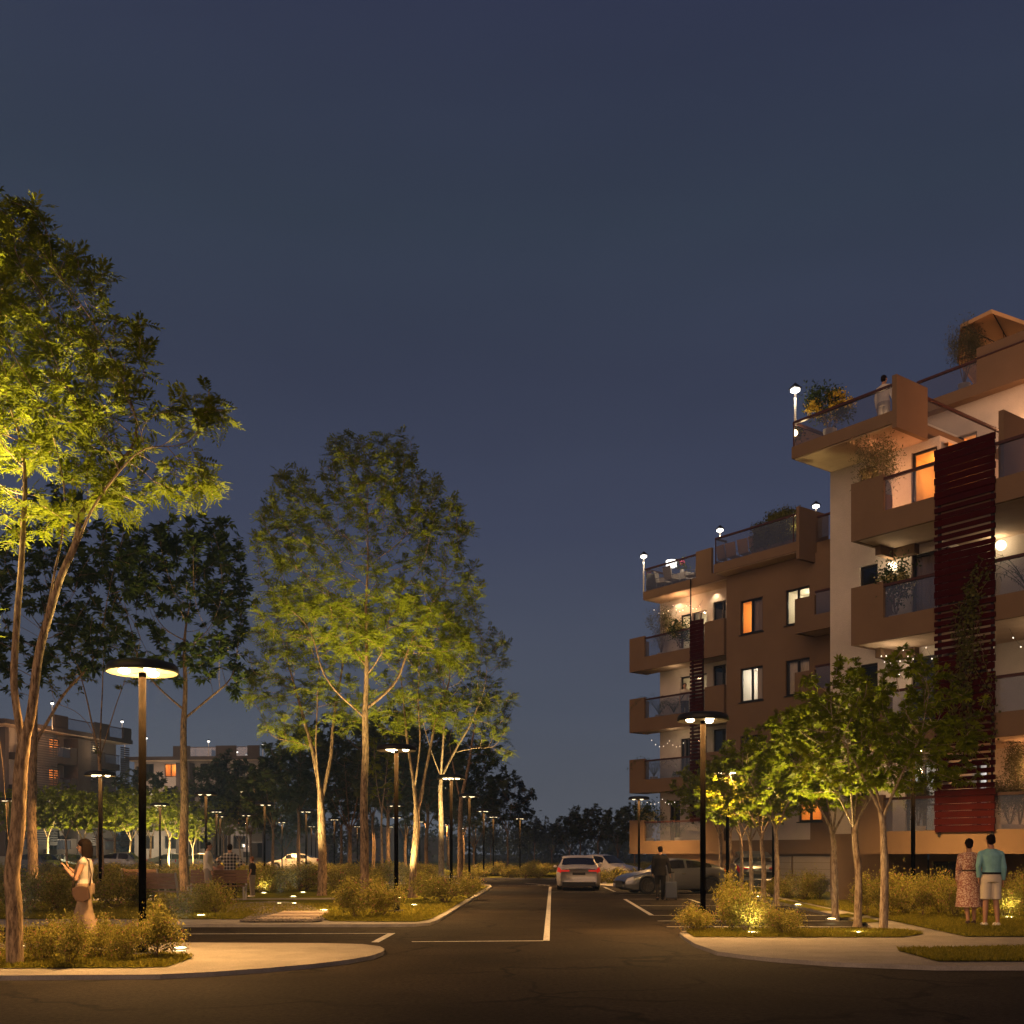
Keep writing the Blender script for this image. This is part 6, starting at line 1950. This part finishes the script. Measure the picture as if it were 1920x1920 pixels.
# ------------------------------------------------------------------ park furniture
def bench(loc, rz, lab, W=1.7, back=True):
    r = empty('park_bench', loc, rz, lab, 'bench', 'wooden park benches')
    s_ = MB()
    for i in range(4):
        s_.box(-W / 2, W / 2, -.22 + i * .115, -.12 + i * .115, .43, .46)
    s_.build('seat', M['wood'], r, bevel=.006)
    b = MB()
    for i in range(4):
        z = .52 + i * .105
        y = .24 + i * .028
        b.box(-W / 2, W / 2, y, y + .03, z, z + .097)
    b.build('backrest', M['wood'], r, bevel=.006)
    for sx in (-1, 1):
        f = MB(); x = sx * (W / 2 - .03)
        f.bar((x, -.2, 0), (x, -.2, .43), .05, .04); f.bar((x, -.2, .415), (x, .25, .415), .05, .04); f.bar((x, .2, 0), (x, .37, .95), .05, .04)
        f.build('leg', M['steel'], r)
    return r
x, y = G(312, 1703, KH); bench((x, y, KH), R(158), "park bench seen from behind beside the nearest lamp pole", 1.25)
x, y = G(272, 1683, KH); bench((x, y, KH), R(170), "park bench farther back, its top showing left of the nearest lamp pole", 1.3)
x, y = G(407, 1688, KH); bench((x, y, KH), R(4), "park bench on which the man in pink sits", 1.75)
x0, y0 = G(486, 1727, KH); x1, y1 = G(578, 1727, KH)
st = empty('timber_step', ((x0 + x1) / 2, y0, KH + .03), 0, "low pale timber steps at the gravel patch edge", 'timber steps')
for i in range(3):
    q = MB(); q.box(-.62 + i * .04, .62 - i * .06, i * .95, i * .95 + .82, -.03, .02 + .015 * i); q.build('plank', M['deck'], st, bevel=.01)
# a few stones scattered on the gravel
rgs = np.random.default_rng(4)
sv = MB(); poly = Gk((432, 1704), (440, 1696), (520, 1692), (560, 1697), (590, 1703), (605, 1714), (606, 1728), (585, 1730), (450, 1730), (460, 1722), (485, 1715), (470, 1709))
xs = [p[0] for p in poly]; ys = [p[1] for p in poly]
px_ = rgs.uniform(min(xs), max(xs), 2600); py_ = rgs.uniform(min(ys), max(ys), 2600); kk = inside(poly, px_, py_)
for x, y in zip(px_[kk], py_[kk]):
    r_ = rgs.uniform(.018, .045); sv.ball((x, y, KH + .035), (r_, r_ * rgs.uniform(.6, 1), r_ * .6), 5, 4)
tag(sv.build('gravel', M['gravel']), kind='stuff')

# ------------------------------------------------------------------ planted pots
def cloud(n, c, r, rg, shell=.4):
    v = rg.normal(size=(n, 3)); v /= np.linalg.norm(v, axis=1)[:, None]
    return np.array(c) + v * (rg.random((n, 1)) ** shell) * np.array(r)
def potted(loc, lab, kind='olive', h=1.6, w=.55, pot='terracotta', seed=0, cat='potted plant', sc=1.0):
    rg = np.random.default_rng(seed + 500)
    r = empty('potted_plant', loc, 0, lab, cat, 'potted plants on the balconies and terraces')
    ph = .42 if kind != 'tall_pot' else .6
    q = MB(); q.lathe([(0, 0), (.15, 0), (.20, ph * .96), (.21, ph), (.18, ph), (.17, ph - .05), (0, ph - .05)], 18); q.build('pot', M[pot], r, smooth=True)
    st = MB()
    if kind == 'palm':
        org, dr, V = [], [], []
        for k in range(17):
            a = k * 2.4; tilt = .25 + .55 * (k / 17); Lf = h * (.75 + .2 * rg.random())
            P = []
            for j in range(9):
                t = j / 8
                rr_ = Lf * t * math.sin(tilt + t * .6) * w * 1.2; zz = ph + Lf * t * math.cos(tilt * .6 + t * t * .95)
                P.append((rr_ * math.cos(a), rr_ * math.sin(a), zz))
            st.tube(P, [.010 * (1 - .8 * j / 8) for j in range(9)], 4, cap=False)
            for j in range(2, 9):
                t = np.array(P[j]) - np.array(P[j - 1]); t /= np.linalg.norm(t)
                s_ = np.cross(t, [0, 0, 1]); s_ /= np.linalg.norm(s_) + 1e-9
                for sg in (1, -1):
                    d = t * .6 + s_ * sg * .8 - np.array([0, 0, .25]); d /= np.linalg.norm(d)
                    b = np.array(P[j]); l_ = .30 * (1.1 - .5 * j / 8)
                    side = np.cross(d, [0, 0, 1.0]); side /= np.linalg.norm(side) + 1e-9
                    V.append(np.stack([b, b + d * l_ * .4 + side * .014, b + d * l_ - np.array([0, 0, l_ * .3]), b + d * l_ * .4 - side * .014]))
        st.build('stem', M['palm_leaf'], r)
        quad_object('fronds', np.concatenate(V), M['palm_leaf'], r)
        return r
    ctr = []
    for k in range(9):
        a = rg.random() * 6.28; q_ = w * (.3 + .6 * rg.random()); z = ph + (h - ph) * (.45 + .5 * rg.random())
        e = np.array([q_ * math.cos(a), q_ * math.sin(a), z]); m_ = e * np.array([.45, .45, .6]); ctr.append(e)
        st.tube([(0, 0, ph - .05), m_, e], [.016, .010, .005], 5, cap=False)
    st.build('stem', M['bark_far'], r)
    n = 4400 if kind == 'olive' else 1300
    ctr = np.array(ctr)
    org = ctr[rg.integers(0, 9, n)] + rg.normal(0, 1, (n, 3)) * np.array([w * .24, w * .24, (h - ph) * .14])
    org[:, 2] = np.maximum(org[:, 2], ph)
    d = rg.normal(0, 1, (n, 3)) + np.array([0, 0, .6]); d /= np.linalg.norm(d, axis=1)[:, None]
    leaf = {'olive': 'olive_leaf', 'yellow': 'palm_leaf', 'hydrangea': 'palm_leaf'}[kind]
    quad_object('foliage', leaf_arrays(org, d, np.full(n, .075 if kind == 'olive' else .11), 'simple', rg, 1, .28 if kind == 'olive' else .45), M[leaf], r)
    if kind in ('yellow', 'hydrangea'):
        nb = 46 if kind == 'yellow' else 14
        V = []
        for k in range(nb):
            a = rg.random() * 6.28; q_ = w * (.35 + .7 * rg.random()); z = ph + (h - ph) * (.4 + .68 * rg.random() * (1 - .5 * q_ / w))
            z = max(z, ph + .1) + .12; o = cloud(46, (q_ * math.cos(a), q_ * math.sin(a), z), (.13, .13, .07), rg, .6)
            dd = rg.normal(0, 1, (46, 3)); dd /= np.linalg.norm(dd, axis=1)[:, None]
            V.append(leaf_arrays(o, dd, np.full(46, .065), 'simple', rg, 1, .8))
        quad_object('blossom', np.concatenate(V), M['yellow_bloom' if kind == 'yellow' else 'hydrangea'], r)
    return r
def on(H, px, b, z): return H.P(H.a(px, b), b, z)
potted(on(B1, 1556, .7, 13.86), "large pot of yellow flower heads at the nearer roof terrace rail", 'yellow', 1.45, .60, seed=1)
potted(on(B1, 1650, .55, 10.86), "olive tree in a pot on the nearer house's top balcony", 'olive', 2.45, .62, seed=2)
potted(on(B1, 1680, .7, 7.86), "white pot with dark flowering plant under the nearer house's globe lamp", 'hydrangea', 1.75, .48, 'white_pot', seed=3)
potted(on(B1, 1808, 7.3, 16.78), "peach-lit olive tree behind the upper roof rail beside the parasol", 'olive', 2.1, .5, seed=4)
potted(on(B1, 1930, 1.2, 7.86), "palm at the right picture edge on the nearer house's balcony", 'palm', 2.1, .8, seed=5)
potted(on(B1, 1893, 1.0, 1.86), "leafy shrub in a pot on the orange-lit ground-floor balcony", 'olive', 1.5, .5, seed=6)
potted(on(B1, 1912, 1.6, 1.86), "taller olive tree on the orange-lit ground-floor balcony, at the picture edge", 'olive', 2.4, .5, seed=7)
potted(on(B1, 1722, .8, 1.86), "small conifer-like plant behind the ground-floor glass of the nearer house", 'olive', 1.5, .35, seed=17)
potted(on(B2, 1240, .55, 10.86), "olive tree on the farther house's top balcony", 'olive', 2.3, .6, seed=8)
potted(on(B2, 1277, .5, 10.86), "bushy dark plant beside the red slats on the farther house's top balcony", 'hydrangea', 1.6, .62, seed=9)
potted(on(B2, 1236, .55, 7.86), "palm on the farther house's second balcony from the top", 'palm', 2.0, .75, seed=10)
potted(on(B2, 1263, .6, 7.86), "low palm left of the man on the farther house's balcony", 'palm', 1.3, .6, seed=11)
potted(on(B2, 1226, .5, 4.86), "palm on the farther house's first-floor balcony", 'palm', 2.0, .7, seed=12)
potted(on(B2, 1219, .5, 1.86), "white pot of pale hydrangea on the farther house's lowest balcony", 'hydrangea', 2.0, .62, 'white_pot', seed=13)
potted(on(B2, 1272, .6, 1.86), "low palm in a white bowl on the farther house's lowest balcony", 'palm', 1.5, .7, 'white_pot', seed=14)

# clipped hedge boxes on the farther terrace
for i, (px, w_, d_, h_, lab) in enumerate(((1437, 1.0, .8, 1.45, "clipped dark hedge block at the left of the farther terrace's topiary"), (1466, 1.1, .8, 1.75, "clipped hedge block in the middle of the farther terrace's topiary, tallest"), (1491, .9, .8, 1.55, "golden clipped hedge block at the right of the farther terrace's topiary"))):
    rg = np.random.default_rng(70 + i)
    r = empty('clipped_hedge', on(B2, px, .25, 14.45), ANG, lab, 'hedge', 'clipped hedges on the farther terrace')
    q = MB(); q.box(-w_ / 2, w_ / 2, -d_ / 2, d_ / 2, 0, .35); q.build('planter', M['brown_render'], r)
    n = 2600
    p = rg.uniform(-1, 1, (n, 3)); ax = rg.integers(0, 3, n); p[np.arange(n), ax] = np.sign(p[np.arange(n), ax])
    p = p * np.array([w_ / 2, d_ / 2, (h_ - .35) / 2]) + np.array([0, 0, .35 + (h_ - .35) / 2]) + rg.normal(0, .03, (n, 3))
    d = rg.normal(0, 1, (n, 3)); d /= np.linalg.norm(d, axis=1)[:, None]
    quad_object('foliage', leaf_arrays(p, d, np.full(n, .08), 'simple', rg, 1, .6), M['topiary'], r)
    q = MB(); q.box(-w_ / 2 + .06, w_ / 2 - .06, -d_ / 2 + .06, d_ / 2 - .06, .36, h_ - .08); q.build('core', M['topiary'], r)

# chairs and table on the farther terrace
def terrace_chair(loc, rz, lab, mat='wicker', group='terrace dining chairs'):
    r = empty('terrace_chair', loc, rz, lab, 'chair', group)
    q = MB(); q.box(-.25, .25, -.25, .25, .42, .46); q.build('seat', M[mat], r, bevel=.01)
    q = MB(); q.add([(-.25, .24, .46), (.25, .24, .46), (.27, .36, 1.02), (-.27, .36, 1.02), (-.25, .27, .46), (.25, .27, .46), (.27, .39, 1.02), (-.27, .39, 1.02)], [(0, 1, 2, 3), (7, 6, 5, 4), (3, 2, 6, 7), (0, 3, 7, 4), (2, 1, 5, 6), (1, 0, 4, 5)]); q.build('backrest', M[mat], r)
    for sx in (-.24, .24):
        a = MB(); a.tube([(sx, -.24, 0), (sx, -.24, .62), (sx, -.1, .66), (sx, .26, .64)], .016, 6); a.build('armrest', M['steel'], r)
        for sy in (.22,):
            l = MB(); l.tube([(sx, sy, 0), (sx, sy, .43)], .016, 6); l.build('leg', M['steel'], r)
    return r
tz = 14.36
terrace_chair(on(B2, 1243, .9, tz), ANG + R(110), "cream terrace chair at the left end of the dining table")
terrace_chair(on(B2, 1260, .75, tz), ANG + R(178), "cream terrace chair with its back to the rail, before the dining table")
terrace_chair(on(B2, 1297, 1.0, tz), ANG + R(-70), "cream terrace chair with tall back at the right end of the dining table")
tb = empty('dining_table', on(B2, 1273, 1.5, tz), ANG, "dining table under a pale cloth on the farther roof terrace", 'table')
q = MB(); q.box(-.85, .85, -.45, .45, .72, .76); q.build('tabletop', M['white_cloth'], tb)
q = MB(); q.box(-.87, .87, -.47, -.452, .42, .765); q.box(-.87, .87, .452, .47, .42, .765); q.box(-.87, -.852, -.45, .45, .42, .765); q.box(.852, .87, -.45, .45, .42, .765); q.build('tablecloth', M['white_cloth'], tb)
for sx in (-.75, .75):
    for sy in (-.36, .36):
        q = MB(); q.box(sx - .03, sx + .03, sy - .03, sy + .03, 0, .72); q.build('leg', M['steel'], tb)
fl = empty('floor_lamp', on(B2, 1259, 2.0, tz), 0, "lit drum-shade lamp beside the terrace dining table", 'lamp')
q = MB(); q.tube([(0, 0, 0), (0, 0, 1.7)], .018, 8); q.build('pole', M['steel'], fl)
q = MB(); q.lathe([(.0, 1.52), (.27, 1.52), (.27, 1.82), (0, 1.82)], 24); q.build('shade', M['white_lamp'], fl, smooth=False)
vs = empty('flower_vase', on(B2, 1279, 1.45, tz + .765), 0, "vase of red and pink tulips on the terrace dining table", 'vase')
q = MB(); q.lathe([(0, 0), (.09, 0), (.11, .2), (.09, .27)], 16); q.build('vase', M['white_pot'], vs, smooth=True)
rg = np.random.default_rng(77)
o = cloud(60, (0, 0, .42), (.16, .16, .16), rg); d = rg.normal(0, .5, (60, 3)) + np.array([0, 0, 1]); d /= np.linalg.norm(d, axis=1)[:, None]
quad_object('leaves', leaf_arrays(o, d, np.full(60, .22), 'simple', rg, 1, .2), M['leaf_small'], vs)
q = MB()
for k in range(13):
    a = k * 2.4; q.ball((.07 * (k % 4 + .6) * math.cos(a) * .9, .07 * (k % 4 + .6) * math.sin(a) * .9, .56 + .05 * (k % 3)), (.055, .055, .075), 8, 6)
q.build('blossom', M['tulip'], vs, smooth=True)
for px, lab in ((1377, "peach terrace lounger seen from behind, leftmost of three on the farther roof"), (1400, "peach terrace lounger seen from behind, middle of three on the farther roof"), (1421, "peach terrace lounger seen from behind, next to the clipped hedge")):
    terrace_chair(on(B2, px, .35, 14.45), ANG + R(188), lab, 'warm_wicker', 'peach loungers on the farther terrace')

# parasol on the nearer house's upper roof
pr = empty('parasol', on(B1, 1884, 8.2, 16.78), ANG, "apricot parasol with dark ribs on the nearer house's upper roof", 'parasol')
q = MB(); q.tube([(0, 0, 0), (0, 0, 1.4)], .035, 8); q.build('pole', M['frame'], pr)
tilt = Matrix.Translation((0, 0, 1.15)) @ Matrix.Rotation(R(-38), 4, 'X') @ Matrix.Rotation(R(18), 4, 'Y')
RIM = [tilt @ Vector((1.9 * math.cos(a), 1.9 * math.sin(a), .05)) for a in [i * math.pi / 4 + .2 for i in range(8)]]
top = tilt @ Vector((0, 0, .62))
q = MB(); lo = [p + Vector((0, 0, -.13)) for p in RIM]
q.add(RIM + [top] + lo, [(i, (i + 1) % 8, 8) for i in range(8)] + [(i + 9, (i + 1) % 8 + 9, (i + 1) % 8, i) for i in range(8)])
q.build('canopy', M['parasol'], pr)
hub = tilt @ Vector((0, 0, .12)); cr = tilt @ Vector((0, 0, .5))
for p in RIM:
    q = MB(); q.tube([cr + (p - cr) * .05 + Vector((0, 0, -.04)), p + (cr - p) * .04 + Vector((0, 0, -.04))], .016, 5); q.tube([hub, cr.lerp(p, .5) + Vector((0, 0, -.05))], .010, 5); q.build('rib', M['frame'], pr)
add_light('roof_fill', 'POINT', B1.P(B1.a(1868, 7.8), 8.4, 17.3), 20, (1, .5, .22), None, .1)  # added fill for the upper roof, no lamp there

# ------------------------------------------------------------------ string lights
def string_lights(H, pts, lab, n=11, sag=.18):
    r = empty('string_lights', H.P(*pts[0]), H.ang, lab, 'string lights', 'string lights under the balconies')
    o = Vector(pts[0]); P = []
    for a, b in zip(pts[:-1], pts[1:]):
        for i in range(9):
            t = i / 9; p = Vector(a).lerp(Vector(b), t) - o; p.z -= sag * 4 * t * (1 - t); P.append(p)
    P.append(Vector(pts[-1]) - o)
    q = MB(); q.tube(P, .004, 4, cap=False); q.build('wire', M['frame'], r)
    for i in range(n):
        k = int((i + .5) / n * (len(P) - 1)); p = P[k]
        q = MB(); q.ball(p + Vector((0, 0, -.045)), (.017, .017, .022), 8, 6); q.build('bulb', M['string_bulb'], r, smooth=True)
def sl(H, px, b, z): return (H.a(px, b), b, z)
string_lights(B2, [sl(B2, 1222, .3, 13.6), sl(B2, 1262, .5, 13.5), sl(B2, 1290, .5, 13.45), sl(B2, 1318, .9, 13.5)], "string lights under the farther house's roof slab", 13, .35)
string_lights(B2, [sl(B2, 1222, .3, 7.1), sl(B2, 1255, .5, 7.0), sl(B2, 1285, .6, 6.95)], "string lights under the farther house's middle balcony", 10, .3)
string_lights(B2, [sl(B2, 1210, .3, 4.15), sl(B2, 1242, .5, 4.2), sl(B2, 1268, .6, 4.1)], "string lights above the white hydrangea pot", 9, .2)
string_lights(B1, [(.75, .3, 7.3), (1.0, .6, 7.15), (1.3, .6, 7.3), (2.2, .3, 7.2), (2.6, .5, 7.0)], "string lights left of the red slat screen on the nearer house", 15, .28)
string_lights(B1, [(.75, .5, 7.3), (.72, 1.5, 6.6)], "short drop of string lights below the nearer house's balcony beam", 4, .02)
string_lights(B1, [(4.4, .6, 7.35), (5.2, .8, 7.3), (6.2, .8, 7.3)], "string lights right of the red slat screen on the nearer house", 9, .5)

# ------------------------------------------------------------------ ivy on the red screen
iv = empty('climbing_ivy', B1.P(SA0, 0, 0), ANG, "ivy climbing over the red slat screen of the nearer house", 'climbing plant')
rg = np.random.default_rng(91); st = MB(); org = []
Wd = SA1 - SA0
for k in range(11):
    x = rg.uniform(.1, Wd - .02); z = rg.uniform(3.6, 5.2); P = [(x, -.1, z)]
    x0_ = Wd * (.62 + .3 * rg.random())
    for j in range(40):
        x += rg.normal(0, .06) + (x0_ - x) * .03; z += .115
        x = min(max(x, .02), Wd + .06)
        if z > 9.25 - abs(x - Wd * .8) * 1.5: break
        P.append((x, -.1 - .03 * rg.random(), z)); 
        for q_ in range(3):
            org.append((x + rg.normal(0, .10), -.13 - .05 * rg.random(), z + rg.normal(0, .08)))
    st.tube(P, .007, 4, cap=False)
st.build('stem', M['bark_far'], iv)
org = np.array(org); n = len(org)
d = rg.normal(0, .6, (n, 3)) + np.array([0, -.3, -.5]); d /= np.linalg.norm(d, axis=1)[:, None]
up = rg.normal(0, .35, (n, 3)) + np.array([0, -1, .1]); s_ = np.cross(d, up); s_ /= np.linalg.norm(s_, axis=1)[:, None]
l_ = rg.uniform(.07, .11, (n, 1))
quad_object('foliage', np.stack([org, org + d * l_ * .4 + s_ * l_ * .45, org + d * l_, org + d * l_ * .4 - s_ * l_ * .45], 1).reshape(-1, 3), M['ivy'], iv)
# ------------------------------------------------------------------ evening haze
hz = MB(); hz.box(-420, 420, -40, 420, -1.2, 34)
ho = hz.build('haze', [])
hm = bpy.data.materials.new("evening_haze"); hm.use_nodes = True
t = hm.node_tree
for n in list(t.nodes): t.nodes.remove(n)
out = t.nodes.new("ShaderNodeOutputMaterial"); pv = t.nodes.new("ShaderNodeVolumePrincipled")
pv.inputs["Color"].default_value = (.30, .50, .92, 1); pv.inputs["Density"].default_value = .0007; pv.inputs["Anisotropy"].default_value = .0
t.links.new(pv.outputs[0], out.inputs["Volume"])
ho.data.materials.append(hm)
tag(ho, kind='stuff')
cy.volume_step_rate = 4.0
cy.volume_max_steps = 64
